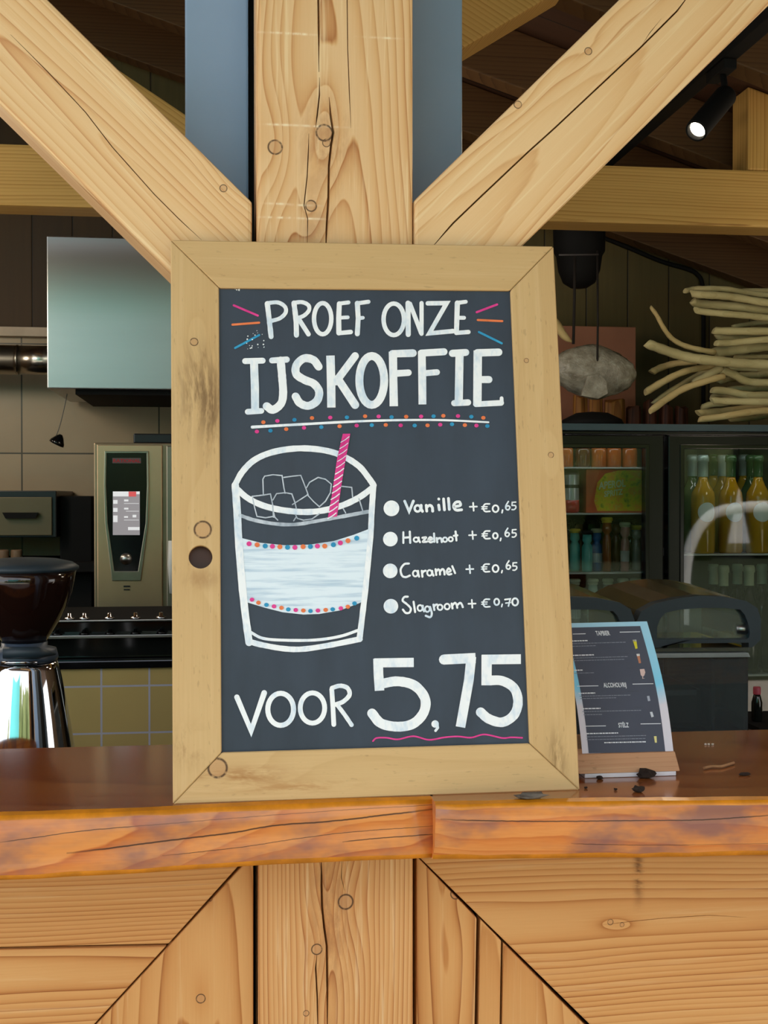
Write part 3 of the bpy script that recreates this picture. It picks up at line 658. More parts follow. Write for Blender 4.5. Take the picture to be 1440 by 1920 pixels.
for x, y, c in [(225, 628, 'o'), (288, 622, 'p'), (365, 617, 'b'), (444, 609, 'o'), (526, 607, 'p'), (601, 606, 'b'), (683, 601, 'o'), (744, 602, 'p'), (802, 605, 'b'), (868, 603, 'o'), (935, 602, 'p'), (991, 601, 'b'), (1035, 599, 'o'), (1101, 600, 'p'), (1161, 603, 'b'), (1215, 608, 'o'),
                (196, 670, 'p'), (257, 666, 'b'), (328, 659, 'o'), (408, 653, 'p'), (486, 650, 'b'), (568, 646, 'o'), (645, 643, 'p'), (713, 641, 'b'), (776, 640, 'o'), (843, 642, 'p'), (906, 643, 'b'), (964, 642, 'o'), (1021, 639, 'p'), (1074, 637, 'b'), (1132, 641, 'o'), (1184, 643, 'p'), (1233, 645, 'b')]:
    K.disc((x, y), 9.8, 12, cm[c], 8.6)
K.done('dotted_row', [CP_, CO, CB])
# drawn glass
G = (420, 800, 4.363)
K = Ink(*G, 0)
K.m.face([K.q(v) for v in [(120, 905), (300, 950), (500, 970), (700, 965), (900, 935), (1060, 885), (1190, 835), (1165, 1120), (1135, 1430), (1105, 1445), (950, 1503), (780, 1532), (650, 1537), (480, 1518), (330, 1480), (150, 1425)]], 0)
K.done('drawn_label', [CWB])
K = Ink(*G, 1, .08)
K.st([(92, 480), (108, 700), (118, 900), (140, 1200), (170, 1500), (205, 1765)], 62, smooth=True); K.st([(1222, 480), (1208, 700), (1198, 900), (1160, 1300), (1130, 1560), (1108, 1740)], 48, smooth=True)
K.st([(90, 475), (150, 370), (250, 272), (400, 208), (600, 178), (800, 190), (960, 235), (1100, 320), (1180, 415), (1225, 480)], 50, smooth=True)
K.st([(95, 500), (200, 588), (350, 655), (560, 693), (760, 693), (950, 650), (1100, 582), (1215, 500)], 50, smooth=True)
K.st([(200, 1755), (300, 1783), (480, 1815), (640, 1820), (850, 1790), (1112, 1738)], 46, smooth=True)
K.st([(215, 1680), (320, 1732), (500, 1747), (750, 1745), (950, 1715), (1100, 1665)], 24, smooth=True)
K.done('drawn_glass', [CW])
K = Ink(*G, 1, .2)
K.st([(130, 725), (250, 765), (420, 795), (580, 800), (760, 772), (950, 738), (1180, 695)], 30, smooth=True)
for pth in ([(322, 555), (318, 430), (332, 405), (400, 393), (475, 400), (490, 500), (500, 545)], [(490, 415), (560, 405), (628, 398), (660, 480), (688, 555), (560, 637)], [(675, 500), (700, 455), (770, 415), (830, 430), (878, 470), (870, 540), (830, 610), (780, 655), (730, 610), (680, 555)],
            [(230, 570), (320, 560), (380, 550), (398, 640), (405, 740)], [(232, 570), (250, 660), (270, 735)], [(400, 600), (430, 548), (500, 540), (555, 550), (580, 620), (592, 670)], [(405, 700), (415, 740), (440, 765)], [(955, 487), (1045, 497), (1052, 575)], [(1105, 590), (1135, 690)], [(975, 670), (995, 705)],
            [(585, 720), (600, 750), (650, 765), (720, 755), (780, 712)], [(590, 740), (570, 770)], [(275, 735), (340, 745), (400, 735)]): K.st(pth, 10)
K.done('drawn_ice_cubes', [CG])
K = Ink(*G, 2)
K.m.face([K.q(v) for v in [(972, 58), (1033, 57), (1018, 150), (1000, 240), (960, 480), (925, 735), (850, 742), (868, 640), (882, 560), (925, 260)]], 0)
K.off -= .0003
for i, y in enumerate(range(100, 730, 52)):
    xc_ = 1000-(y-60)*.17; K.st([(xc_-38, y+28), (xc_, y+6), (xc_+30, y-18)], 9 if y > 330 else 6, 1)
K.done('drawn_straw', [CP_, CW])
K = Ink(*G, 3)
for i, (x, y) in enumerate([(205, 958), (271, 966), (337, 976), (396, 979), (457, 983), (520, 987), (580, 988), (647, 982), (707, 981), (764, 977), (824, 977), (895, 966), (952, 951), (1014, 933), (1086, 912)]): K.disc((x, y), 21, 12, i % 3, 20)
K.done('upper_label_dots', [CP_, CO, CB]); K = Ink(*G, 3)
for i, (x, y) in enumerate([(229, 1415), (282, 1440), (347, 1458), (409, 1470), (470, 1482), (526, 1495), (587, 1500), (649, 1504), (707, 1508), (768, 1504), (832, 1499), (889, 1494), (956, 1486), (1013, 1473), (1068, 1446)]): K.disc((x, y), 19, 12, i % 3, 17)
K.done('lower_label_dots', [CP_, CO, CB])
# flavour list
Z3 = (700, 900, 4.8)
def euro(K, x, y, s=1.):
    K.st([(x+65*s, y-35*s), (x+25*s, y-32*s), (x+8*s, y), (x+25*s, y+32*s), (x+68*s, y+32*s)], 15, smooth=True); K.st([(x-5*s, y-9*s), (x+45*s, y-10*s)], 11); K.st([(x-5*s, y+10*s), (x+42*s, y+8*s)], 11)
def six(K, x, y): K.st([(x+8, y-38), (x-14, y), (x-12, y+28), (x+8, y+36), (x+22, y+14), (x+6, y), (x-12, y+10)], 14, smooth=True)
def five(K, x, y): K.st([(x+20, y-34), (x-12, y-32), (x-14, y-4)], 13); K.st([(x-14, y-4), (x+16, y-2), (x+20, y+18), (x+4, y+33), (x-14, y+33)], 13, smooth=True)
def plus(K, x, y): K.st([(x-32, y+1), (x+32, y-1)], 15); K.st([(x-2, y-34), (x+3, y+36)], 15)
def wr(strokes, ells, wd, disc, rr, nm):
    K = Ink(*Z3, 0, .12); K.disc(disc, rr, 26)
    for s in strokes: K.st(s, wd, smooth=len(s) > 3)
    for (c, rx, ry) in ells: K.ell(c, rx, ry, wd*.85)
    return K
K = wr([[(282, 190), (322, 284), (360, 190)], [(430, 228), (430, 260), (442, 282)], [(476, 228), (481, 280)], [(480, 245), (508, 228), (530, 245), (534, 280)], [(588, 226), (594, 268)], [(588, 170), (589, 172)], [(632, 170), (640, 268)], [(676, 166), (684, 264)],
        [(730, 240), (782, 228), (774, 198), (738, 204), (722, 240), (746, 270), (794, 268)]], [((398, 256), 26, 28)], 25, (163, 255), 71, '')
plus(K, 900, 240); euro(K, 980, 250); K.ell((1100, 258), 26, 30, 16); K.st([(1163, 270), (1158, 294)], 15); six(K, 1207, 232); five(K, 1262, 233); K.done('flavour_lettering', [CW])
K = wr([[(270, 470), (270, 566)], [(328, 465), (332, 565)], [(270, 520), (330, 515)], [(408, 518), (410, 540), (420, 560)], [(442, 520), (474, 518), (446, 555), (482, 555)], [(495, 542), (530, 532), (512, 515), (494, 540), (512, 560), (536, 555)], [(546, 482), (550, 556)], [(570, 522), (575, 560)], [(574, 535), (592, 524), (610, 528), (616, 558)], [(740, 464), (748, 544)], [(724, 502), (756, 498)]],
       [((384, 537), 21, 20), ((645, 537), 19, 20), ((696, 533), 19, 19)], 19, (153, 532), 66, '')
plus(K, 893, 496); euro(K, 982, 494); K.ell((1098, 502), 21, 25, 16); K.st([(1148, 525), (1143, 546)], 14); six(K, 1202, 472); five(K, 1264, 480); K.done('flavour_lettering', [CW])
K = wr([[(320, 752), (278, 758), (246, 805), (258, 860), (290, 874), (328, 860)], [(402, 818), (404, 845), (412, 870)], [(436, 818), (442, 870)], [(440, 838), (452, 822), (470, 816)], [(529, 818), (532, 842), (541, 860)], [(560, 803), (566, 854)], [(565, 825), (584, 805), (598, 820), (600, 850)], [(600, 824), (622, 802), (636, 816), (641, 850)], [(665, 832), (696, 818), (678, 796), (660, 825), (676, 850), (702, 846)], [(710, 776), (736, 838)]],
       [((378, 842), 22, 26), ((506, 836), 21, 25)], 19, (152, 818), 66, '')
plus(K, 868, 802); euro(K, 978, 792); K.ell((1100, 797), 26, 31, 16); K.st([(1160, 815), (1155, 834)], 14); six(K, 1212, 766); five(K, 1270, 778); K.done('flavour_lettering', [CW])
K = wr([[(310, 1050), (278, 1054), (264, 1086), (300, 1116), (336, 1155), (326, 1192), (292, 1196), (266, 1166)], [(362, 1096), (376, 1188)], [(444, 1132), (446, 1158), (456, 1182)], [(510, 1142), (526, 1200), (512, 1234), (472, 1222)], [(541, 1122), (549, 1170)], [(546, 1140), (558, 1124), (572, 1120)], [(705, 1112), (712, 1155)], [(711, 1128), (734, 1106), (750, 1124), (755, 1150)], [(753, 1128), (780, 1106), (796, 1120), (805, 1144)]],
       [((420, 1152), 22, 26), ((486, 1162), 21, 25), ((600, 1146), 22, 24), ((664, 1139), 23, 25)], 19, (158, 1136), 66, '')
plus(K, 888, 1113); euro(K, 980, 1108); K.ell((1110, 1097), 22, 28, 16); K.st([(1160, 1118), (1155, 1140)], 14); K.st([(1185, 1076), (1232, 1070), (1216, 1134)], 15); K.st([(1192, 1108), (1234, 1103)], 12); K.ell((1276, 1097), 26, 32, 17); K.done('flavour_lettering', [CW])
# price
K = Ink(400, 1200, 2.4, 0, .08)
K.st([(106, 257), (170, 408), (229, 238)], 25); K.ell((303, 312), 58, 72, 23); K.ell((446, 306), 55, 68, 22)
K.st([(533, 222), (538, 300), (542, 380)], 21); K.st([(534, 216), (570, 206), (603, 216), (613, 246), (586, 276), (552, 290)], 20, smooth=True); K.st([(556, 290), (590, 335), (622, 382)], 19, smooth=True)
K.done('price_lettering', [CW])
K = Ink(400, 1200, 2.4, 0, .05)
K.st([(724, 103), (902, 101)], 42, cap='n'); K.st([(741, 84), (743, 150), (748, 228)], 43, cap='n'); K.st([(760, 196), (830, 186), (905, 205), (952, 262), (947, 325), (900, 376), (830, 390), (755, 375), (714, 330)], 44, smooth=True)
K.disc((998, 378), 17); K.st([(1008, 380), (1010, 395), (1000, 408)], 12)
K.st([(1036, 88), (1180, 81)], 46, cap='n'); K.disc((1038, 88), 23, 12); K.st([(1161, 75), (1150, 180), (1112, 392)], 44, cap='n')
K.st([(1208, 88), (1384, 86)], 43, cap='n'); K.st([(1230, 68), (1229, 204)], 46, cap='n'); K.st([(1236, 182), (1300, 184), (1354, 218), (1371, 280), (1352, 338), (1300, 370), (1240, 355), (1203, 325)], 43, smooth=True)
K.done('price_lettering', [CW])
K = Ink(400, 1200, 2.4, 0)
K.st([(718, 455), (735, 441), (780, 440), (830, 447), (900, 433), (970, 449), (1040, 438), (1100, 434), (1160, 439), (1220, 425), (1300, 441), (1340, 438), (1390, 440)], 7, smooth=True); K.done('wavy_underline', [CP_])
K = Ink(400, 530, 2.4, 0); rr_ = random.Random(5)
for i in range(20): K.disc((150+rr_.random()*80, 215+rr_.random()*85), 1.5+rr_.random()*2.5, 6)
K.done('paint_specks', [CW]); K = Ink(400, 530, 2.4, 0)
for i in range(6): K.disc((98+rr_.random()*20, 28+rr_.random()*8), 1.5+rr_.random()*2, 6)
K.done('paint_specks', [CW])
# ================================================================== ON THE COUNTER: MENU HOLDER, MENU, CRUMBS
hb = PZ(1180, 1458, ZC); hl = PZ(1098, 1461, ZC).x; hr = PZ(1270, 1456, ZC).x
t = thing('menu_holder', (hb.x, hb.y+.03, ZC), 'small wooden menu holder on the counter right of the chalkboard', 'menu holder')
hw = wood('holder_oak', L=tuple(t['org']), U=(0, 0, 1), V=(1, 0, 0), W=(0, 1, 0), w0=.2, freq=150, seed=51, pale=.1, stops=[(0, rgb(206, 156, 118)), (.5, rgb(192, 138, 100)), (1, rgb(164, 106, 72))], specks=.3, contrast=.6)
y0 = hb.y
za = P(1180, 1449, y0).z; zt_ = P(1180, 1412, y0+.012).z
m = MB(); xl, xr = P(1083, 1440, y0).x, P(1276, 1440, y0).x
m.hexa([(xl+.002, y0+.001, za), (xr, y0+.001, za), (xr, y0+.05, za), (xl+.002, y0+.05, za)], [(xl-.002, y0+.013, zt_), (xr-.002, y0+.013, zt_), (xr-.002, y0+.045, zt_), (xl-.002, y0+.045, zt_)])
m.build('holder_block', hw, t, bevel=.0012)
MB().box(hl, hr, y0+.002, y0+.06, ZC+.0003, za-.0003).build('base_strip', plain('white_acrylic', rgb(226, 224, 232), .25), t, bevel=.0008)
# the menu card: leans back out of the slot
mO = Vector((hb.x, y0+.0165, zt_)); ml = R(33); mZ = Vector((0, sin(ml), cos(ml))); mn = Vector((0, cos(ml), -sin(ml)))
def Mq(px, py, off=0.): return PP(px, py, mO+mn*off, mn)
c00, c10, c11, c01 = (1092, 1413.5), (1263, 1411), (1213, 1165), (1046, 1169)
def Mb(u, v, off=0.):       # u to the right, v down, both 0..1, with the slight bow of the paper
    bow = 7*sin(pi*v)
    lx = c01[0]+(c00[0]-c01[0])*v; ly = c01[1]+(c00[1]-c01[1])*v; rx = c11[0]+(c10[0]-c11[0])*v; ry = c11[1]+(c10[1]-c11[1])*v
    return Mq(lx+(rx-lx)*u+bow, ly+(ry-ly)*u, off)
n = N('menu_print'); p = n.coord(); zz = n.dot(p, (0, 0, 1))
f = n.noise(p, 18, 4, .6)
blue = n.ramp(zz*4.6+(f-.5)*.35, [(.16, rgb(232, 226, 236)), (.34, rgb(140, 218, 250)), (.6, rgb(172, 226, 252)), (.95, rgb(204, 234, 254))])
mp = n.bsdf(blue, .3, coat=.3)
mc = thing('menu_card', tuple(mO), 'printed drinks menu card with dark panel and sky-blue border, leaning in the holder', 'menu')
def patch(m, u0, u1, v0, v1, off, k=10, mi=0, thick=0.):
    rows = [[Mb(u, v0+(v1-v0)*i/k, off) for u in (u0, u1)] for i in range(k+1)]
    for a, b in zip(rows, rows[1:]):
        if thick: m.hexa([a[0], a[1], b[1], b[0]], [q+mn*thick for q in (a[0], a[1], b[1], b[0])], mi)
        else: m.face([a[0], a[1], b[1], b[0]], mi)
m = MB(); patch(m, 0, 1, 0, 1, 0, 12, thick=.0006); paper = m.build('paper', mp, mc)
for f_ in paper.data.polygons: f_.use_smooth = False
m = MB(); patch(m, .07, .91, .034, .995, -.0003, 12); dpan = m.build('dark_panel', plain('menu_dark', rgb(86, 90, 104), .28, var=.06, coat=.2), mc)
def px_uv(x, y):
    v = (y-1167)/246; bow = 7*sin(pi*min(1, max(0, v)))
    lx = c01[0]+(c00[0]-c01[0])*v; rx = c11[0]+(c10[0]-c11[0])*v; return (x-bow-lx)/(rx-lx), v
mw = N('menu_ink_white').bsdf(rgb(236, 238, 244), .5); mg = N('menu_ink_grey').bsdf(rgb(150, 154, 166), .5); mdg = N('menu_ink_faint').bsdf(rgb(84, 88, 100), .5)
def text_mesh(s_, fn, bold=0.):
    cu = bpy.data.curves.new('txt', 'FONT'); cu.body = s_; cu.size = 1; cu.align_x = 'CENTER'; cu.offset = bold; cu.resolution_u = 3
    ob = bpy.data.objects.new('txt', cu); COL.objects.link(ob); dg = bpy.context.evaluated_depsgraph_get(); dg.update()
    me = bpy.data.meshes.new_from_object(ob.evaluated_get(dg)); bpy.data.objects.remove(ob); bpy.data.curves.remove(cu)
    m = MB(); vv = [fn(v.co.x, v.co.y) for v in me.vertices]
    for pl in me.polygons: m.face([vv[i] for i in pl.vertices])
    bpy.data.meshes.remove(me); return m
def mtext(s_, cx, cy, h, wd, par=dpan, mat=mw, bold=.02, name='menu_heading'):
    u, v = px_uv(cx, cy)
    def fn(x, y): return Mb(u+x*wd*.00605, v-(y-.35)*h/246, -.0006)
    text_mesh(s_, fn, bold).build(name, mat, par)
dpan['org'] = mc['org']
mtext('TAPBIER', 1130, 1187, 12, 6.9); mtext('ALCOHOLVRIJ', 1153, 1284.5, 12, 6.5); mtext('ST\u00cbLZ', 1169, 1360, 12, 6.9)
def bars(lst, mat, name):
    m = MB()
    for (xa_, xb_, y, h) in lst:
        ua, v = px_uv(xa_, y); ub, _ = px_uv(xb_, y); patch(m, ua, ub, v-h/2/246, v+h/2/246, -.0006, 1)
    m.build(name, mat, dpan)
[bars([q], mw, 'rule_line') for q in ((1074, 1098, 1187.5, 1.3), (1162, 1200, 1186, 1.3), (1082, 1122, 1285.5, 1.3), (1186, 1225, 1283.5, 1.3), (1097, 1136, 1361, 1.3), (1201, 1239, 1358.5, 1.3))]
def words(xa_, xb_, y, h, seed, mat, nm):
    r = random.Random(seed); L_ = []; x = xa_
    while x < xb_-1.5:
        e = min(xb_, x+1.5+r.random()*5.5); L_.append((x, e, y-(x-xa_)*.006, h)); x = e+.9
    bars(L_, mat, nm)
for (xa_, xb_, y, sd) in ((1066, 1102, 1200.5, 1), (1070, 1115, 1227.5, 2), (1074, 1093, 1255.5, 3), (1085, 1116, 1299, 4), (1091, 1126, 1328, 5), (1099, 1159, 1375, 6), (1133, 1213, 1392.5, 7)): words(xa_, xb_, y, 2.1, sd, mw, 'drink_name')
for (xa_, xb_, y, sd) in ((1066, 1174, 1205.5, 11), (1068, 1118, 1210.5, 12), (1070, 1177, 1232.5, 13), (1072, 1172, 1237.5, 14), (1077, 1114, 1261, 15), (1087, 1182, 1304.5, 16), (1088, 1157, 1309, 17), (1092, 1202, 1333.5, 18), (1094, 1130, 1339.5, 19), (1100, 1212, 1381, 20), (1100, 1212, 1386.5, 21)): words(xa_, xb_, y, 1.15, sd, mg, 'body_text')
for (xa_, xb_, y) in ((1158, 1174, 1198.5), (1158, 1180, 1226), (1174, 1188, 1254), (1176, 1198, 1297), (1190, 1205, 1327), (1196, 1212, 1373)): bars([(xa_, xb_, y, 2)], mdg, 'price_box')
def icon(pts, c, nm):
    m = MB(); m.face([Mb(*px_uv(x, y), -.0007) for x, y in pts]); m.build(nm, N('icon_'+nm).bsdf(c, .5), dpan)
icon([(1186.5, 1201.5), (1193, 1201), (1195.5, 1217), (1191.5, 1218)], rgb(226, 216, 60), 'pilsner_icon'); icon([(1186.3, 1201), (1193, 1200.6), (1193.6, 1204), (1187, 1204.4)], rgb(244, 244, 236), 'foam_icon')
icon([(1193.5, 1228), (1199, 1227.5), (1202, 1244.5), (1198, 1245)], rgb(196, 132, 104), 'tall_glass_icon'); icon([(1193.3, 1227.3), (1199.2, 1227), (1199.9, 1231), (1194.2, 1231.5)], rgb(240, 238, 236), 'foam_icon')
icon([(1199.5, 1256), (1208, 1255.5), (1210, 1262), (1208, 1268), (1205.5, 1270), (1205.8, 1272.5), (1210, 1273), (1204, 1273.8), (1204.6, 1270), (1201.5, 1267)], rgb(226, 196, 190), 'goblet_icon')
icon([(1213, 1306.5), (1217.5, 1306), (1219.5, 1315.5), (1215, 1316)], rgb(176, 182, 196), 'can_icon'); icon([(1218.5, 1336.5), (1223, 1336), (1226, 1345), (1221.5, 1346.5)], rgb(212, 216, 224), 'can_icon')
icon([(1226, 1382), (1231, 1381.7), (1231.7, 1394), (1228, 1394)], rgb(238, 226, 150), 'tumbler_icon')
# crumbs and a twig
cm_ = plain('bark_dark', rgb(40, 26, 18), .85, var=.3, scale=90); lg = plain('bark_grey', rgb(96, 88, 80), .8, var=.3, scale=90)
def crumb(px, py, r, flat, label, mat=cm_, sd=0, nm='bark_crumb', sx=1.):
    c = PZ(px, py, ZC); rn = random.Random(sd); m = MB(); bmesh.ops.create_icosphere(m.bm, subdivisions=2, radius=1)
    for v in m.bm.verts:
        k = 1+(rn.random()-.5)*.55; v.co = Vector((c.x+v.co.x*r*k*sx, c.y+v.co.y*r*k, ZC+.0002+max(0, (v.co.z*.9+.75))*r*flat*k))
    tag(m.build(nm, mat), label, 'debris')
crumb(1210, 1459, .0075, .8, 'largest dark bark crumb, lying against the foot of the menu holder', sd=1, sx=1.5)
crumb(1124, 1461, .0042, .5, 'small dark bark crumb at the left of the menu holder foot', sd=2)
crumb(1197, 1485, .0065, .6, 'pointed dark bark crumb in front of the menu holder', sd=3)
crumb(1098, 1479, .002, .7, 'tiny dark crumb beside the lower right corner of the chalkboard', sd=4); crumb(1154, 1482, .002, .7, 'tiny dark crumb midway between chalkboard corner and pointed crumb', sd=5)
crumb(1395, 1454, .004, .5, 'thin dark crumb lying far right on the counter', sd=6, sx=1.8)
crumb(994, 1497, .010, .45, 'grey flaky bark bit on the counter edge under the chalkboard', lg, 7, sx=1.9)
wc = plain('white_crumb', rgb(236, 232, 226), .6)
for i, (x, l) in enumerate(((1323, 'leftmost of three tiny white specks on the counter'), (1329, 'middle of three tiny white specks on the counter'), (1336, 'rightmost of three tiny white specks on the counter'))): crumb(x, 1397, .0016, .8, l, wc, 20+i, 'white_speck')
m = MB(); m.tube([PZ(x, y, ZC+.0025) for x, y in spline([(1320, 1440), (1335, 1437), (1352, 1437), (1366, 1433), (1376, 1430)], 4)], .0017, 7)
tag(m.build('twig', plain('twig', rgb(168, 124, 84), .8, var=.2, scale=60)), 'thin pale twig lying on the right end of the counter', 'twig')

# ================================================================== BEHIND THE COUNTER, LEFT
zbench = .905
m = MB().box(-1.9, 1.9, .32, .98, 0, zbench); struct(m.build('trim_2', M['black_matt'], bevel=.004))       # back bar below sight
GY = .62; gc = P(46, 1300, GY); gk = (gc-CAM).dot(FW)/F           # metres per pixel there
t = thing('coffee_grinder', (gc.x, GY, zbench), 'coffee grinder with smoked hopper and chrome body at the far left', 'coffee grinder')
def gz(py): return P(46, py, GY).z
def pr(lst): return [(r*gk, gz(y)-zbench) for r, y in lst]
gb_ = (gc.x, GY, zbench)
m = MB(); m.lathe([(0, .001)]+[(97*gk, .001), (97*gk, .02)]+pr([(96, 1440), (95, 1424)]), gb_, 40); m.build('base', M['black_gloss'], t)
m = MB(); m.lathe(pr([(94.5, 1420), (90, 1396), (82, 1345), (73, 1295), (64, 1252), (60, 1240)]), gb_, 48); m.build('chrome_body', M['chrome'], t)
col_m = plain('collar_grey', rgb(66, 78, 94), .35)
m = MB(); m.lathe(pr([(60, 1239), (62, 1231), (58, 1216), (42, 1212), (42, 1203)]), gb_, 40); col = m.build('collar', col_m, t); col['org'] = t['org']
m = MB(); a = P(6, 1224, GY-62*gk); b = P(70, 1224, GY-58*gk); c = P(104, 1226, GY-40*gk); m.tube([a, b, c], [11*gk, 11*gk, 2*gk], 12); m.build('adjusting_lever', M['rubber'], col)
m = MB(); m.tube([P(2, 1243, GY-60*gk), P(70, 1242, GY-60*gk)], 3*gk, 8); m.build('trim_ring', M['chrome'], t)
hop = N('smoked_hopper').bsdf(rgb(34, 17, 12), .06, spec=.6, coat=.4)
m = MB(); m.lathe(pr([(41, 1202), (51, 1186), (66, 1162), (78, 1138), (86, 1114), (91, 1091), (95, 1069)]), gb_, 48); m.build('hopper', hop, t)
m = MB(); m.lathe(pr([(95, 1070), (100, 1067), (100, 1062), (88, 1054), (60, 1048), (25, 1045.5), (0, 1045)]), gb_, 48, closed=False); m.build('hopper_lid', M['rubber'], t)
# pass counter with tiled front and a dark display with chrome rails
TY = 1.3
zt1 = P(220, 1253, TY).z; xl, xr = P(-260, 1300, TY).x, P(640, 1300, TY).x
t = thing('tiled_counter', ((xl+xr)/2, TY+.2, 0), 'low kitchen counter with sand-yellow square tiles, left behind the chalkboard', 'counter')
tk = P(190, 1287, TY); ts = P(280, 1287, TY).x-tk.x
MB().box(xl, xr, TY, TY+.4, 0, zt1).build('tiled_front', tiles('sand_tiles', ts, ts, rgb(196, 168, 104), rgb(190, 186, 196), tk.x-t['org'][0], tk.z, .0042, .3, .08), t)
MB().box(xl, xr, TY-.012, TY+.42, zt1+.0005, P(220, 1237, TY).z).build('worktop', M['black_gloss'], t, bevel=.003)
zb0 = P(220, 1237, TY).z+.0005
t = thing('glass_display', ((xl+xr)/2, TY+.2, zb0), 'dark glass display with two chrome rails on the tiled counter', 'display')
zd = P(220, 1162, TY).z; zm = P(220, 1190, TY).z
MB().box(xl+.05, xr-.05, TY+.03, TY+.36, zb0, zd-.006).build('cabinet', N('display_dark').bsdf(rgb(22, 24, 22), .08, spec=.5), t, bevel=.003)
def rail_(y, r, off, nm):
    m = MB(); m.tube([P(-200, y+10, TY+off), P(600, y-10, TY+off)], r, 10); o = m.build(nm, M['chrome'], t); o['org'] = t['org']; return o
MB().box(xl+.04, xr-.04, TY+.004, TY+.34, zd-.005, zd-.0005).build('top_plate', M['black_matt'], t)
ra = MB().box(xl+.04, xr-.04, TY-.004, TY+.0035, zd-.004, zd).build('rail', M['steel'], t, bevel=.001); ra['org'] = t['org']
rb = MB().box(xl+.04, xr-.04, TY-.008, TY+.029, zm-.007, zm).build('rail', M['steel'], t, bevel=.001); rb['org'] = t['org']
for x in (130, 158, 205, 254, 302): MB().lathe([(.011, 0), (.011, .004), (.005, .006), (.004, .014), (0, .015)], (P(x, 1158, TY+.016).x, TY+.016, zd), 12).build('clip', M['chrome'], ra)
for x in (107, 158, 206, 254, 303): MB().lathe([(.012, 0), (.012, .004), (.005, .006), (.004, .011), (0, .012)], (P(x, 1186, TY+.011).x, TY+.011, zm), 12).build('clip', M['black_gloss'], rb)

# hood with duct
HY = 2.1
x0h, x1h = P(88, 600, HY).x, P(600, 600, HY).x; z0h, z1h = P(88, 728, HY).z, P(88, 442, HY).z
t = thing('extractor_hood', ((x0h+x1h)/2, 2.36, z0h), 'brushed steel extractor hood hanging on the kitchen wall, left', 'extractor hood')
MB().box(x0h, x1h, HY, YB-.065, z0h, z1h).build('canopy', plain('hood_steel', rgb(176, 178, 178), .34, 1., var=.03, scale=6, aniso=.3, stretch=(.3, 1, 3)), t, bevel=.003)
MB().box(x0h+.075, x1h-.05, HY+.03, YB-.07, z0h-.014, z0h-.0005).build('filter_panel', M['black_matt'], t)
dz = P(40, 675, 2.45); m = MB(); m.tube([(XL+.02, 2.45, dz.z), (P(34, 675, 2.45).x, 2.45, dz.z)], .046, 28); m.tube([(P(34, 675, 2.45).x, 2.45, dz.z), (x0h-.001, 2.45, dz.z)], .0455, 28)
m.tube([(P(32.2, 675, 2.45).x, 2.45, dz.z), (P(35, 675, 2.45).x, 2.45, dz.z)], .0475, 28)
tag(m.build('vent_duct', plain('duct_steel', rgb(176, 172, 164), .22, 1., var=.03)), 'horizontal round steel duct running into the left side of the hood', 'duct')
t = thing('heat_lamp', tuple(P(108, 825, 2.3)), 'small dark lamp scoop hanging on a thin wire under the hood', 'lamp')
m = MB(); m.tube([P(x, y, 2.3) for x, y in spline([(127, 733), (121, 762), (113, 795), (106, 816)], 5)], .0016, 6); m.build('wire', plain('wire_grey', rgb(110, 104, 96), .5), t)
m = MB(); m.lathe([(.004, .02), (.012, .012), (.022, -.004), (.024, -.012), (.016, -.014), (0, -.012)], P(109, 826, 2.3), 20, axis=(.45, 0, .9)); m.build('scoop', M['black_gloss'], t)
# combi oven
OY = 2.0
xo, xo1 = P(175, 900, OY).x, P(560, 900, OY).x; zo0, zo1 = P(220, 1140, OY).z, P(220, 830, OY).z
t = thing('combi_oven', ((xo+xo1)/2, OY+.3, .5), 'steel combi oven with tapered control panel, left behind the chalkboard', 'oven')
MB().box(xo, xo1, OY+.01, OY+.55, zo0-.16, zo1).build('cabinet', M['steel_dull'], t, bevel=.004)
MB().box(xo+.02, xo1-.02, OY+.03, OY+.5, .0, zo0-.161).build('stand', M['black_matt'], t)
MB().box(xo+.01, P(304, 900, OY).x, OY, OY+.0095, zo0-.0, zo1-.006).build('front_panel', plain('oven_front', rgb(204, 164, 130), .33, 1., var=.06, scale=5), t, bevel=.002)
def OQ(pts, Y): return [P(180+x/6.195, 820+y/6.195, Y) for x, y in pts]
po = [(98, 160), (610, 160), (616, 560), (606, 1000), (520, 1668), (185, 1668), (102, 1000), (90, 560)]
pi_ = [(122, 186), (588, 186), (592, 560), (575, 1000), (487, 1555), (213, 1555), (135, 1000), (116, 560)]
m = MB(); m.ring(OQ(po, OY-.008), OQ(pi_, OY-.008), (0, .008, 0)); m.build('panel_trim', plain('trim_steel', rgb(150, 142, 124), .3, 1.), t, bevel=.0015)
m = MB(); m.prism(OQ(pi_, OY-.004), (0, .004, 0)); cp_ = m.build('control_panel', M['black_gloss'], t); cp_['org'] = t['org']
n = N('oven_screen'); sm_ = n.bsdf(rgb(120, 116, 118), .3, emit=rgb(170, 164, 168), estr=.28)
m = MB(); m.prism(OQ([(195, 628), (508, 628), (508, 1135), (195, 1135)], OY-.006), (0, .002, 0)); m.build('screen', sm_, cp_)
sw = N('screen_light').bsdf(rgb(200, 200, 200), .4, emit=rgb(225, 225, 228), estr=.35); sr = N('screen_red').bsdf(rgb(200, 80, 80), .4, emit=rgb(220, 90, 92), estr=.3)
def sbar(lst, mat, nm):
    m = MB()
    for x0_, x1_, y0_, y1_ in lst: m.prism(OQ([(x0_, y0_), (x1_, y0_), (x1_, y1_), (x0_, y1_)], OY-.0068), (0, .0006, 0))
    m.build(nm, mat, cp_)
sbar([(197, 378, 630, 686), (468, 507, 630, 660)], sw, 'screen_header'); sbar([(380, 466, 630, 688)], sr, 'screen_tab')
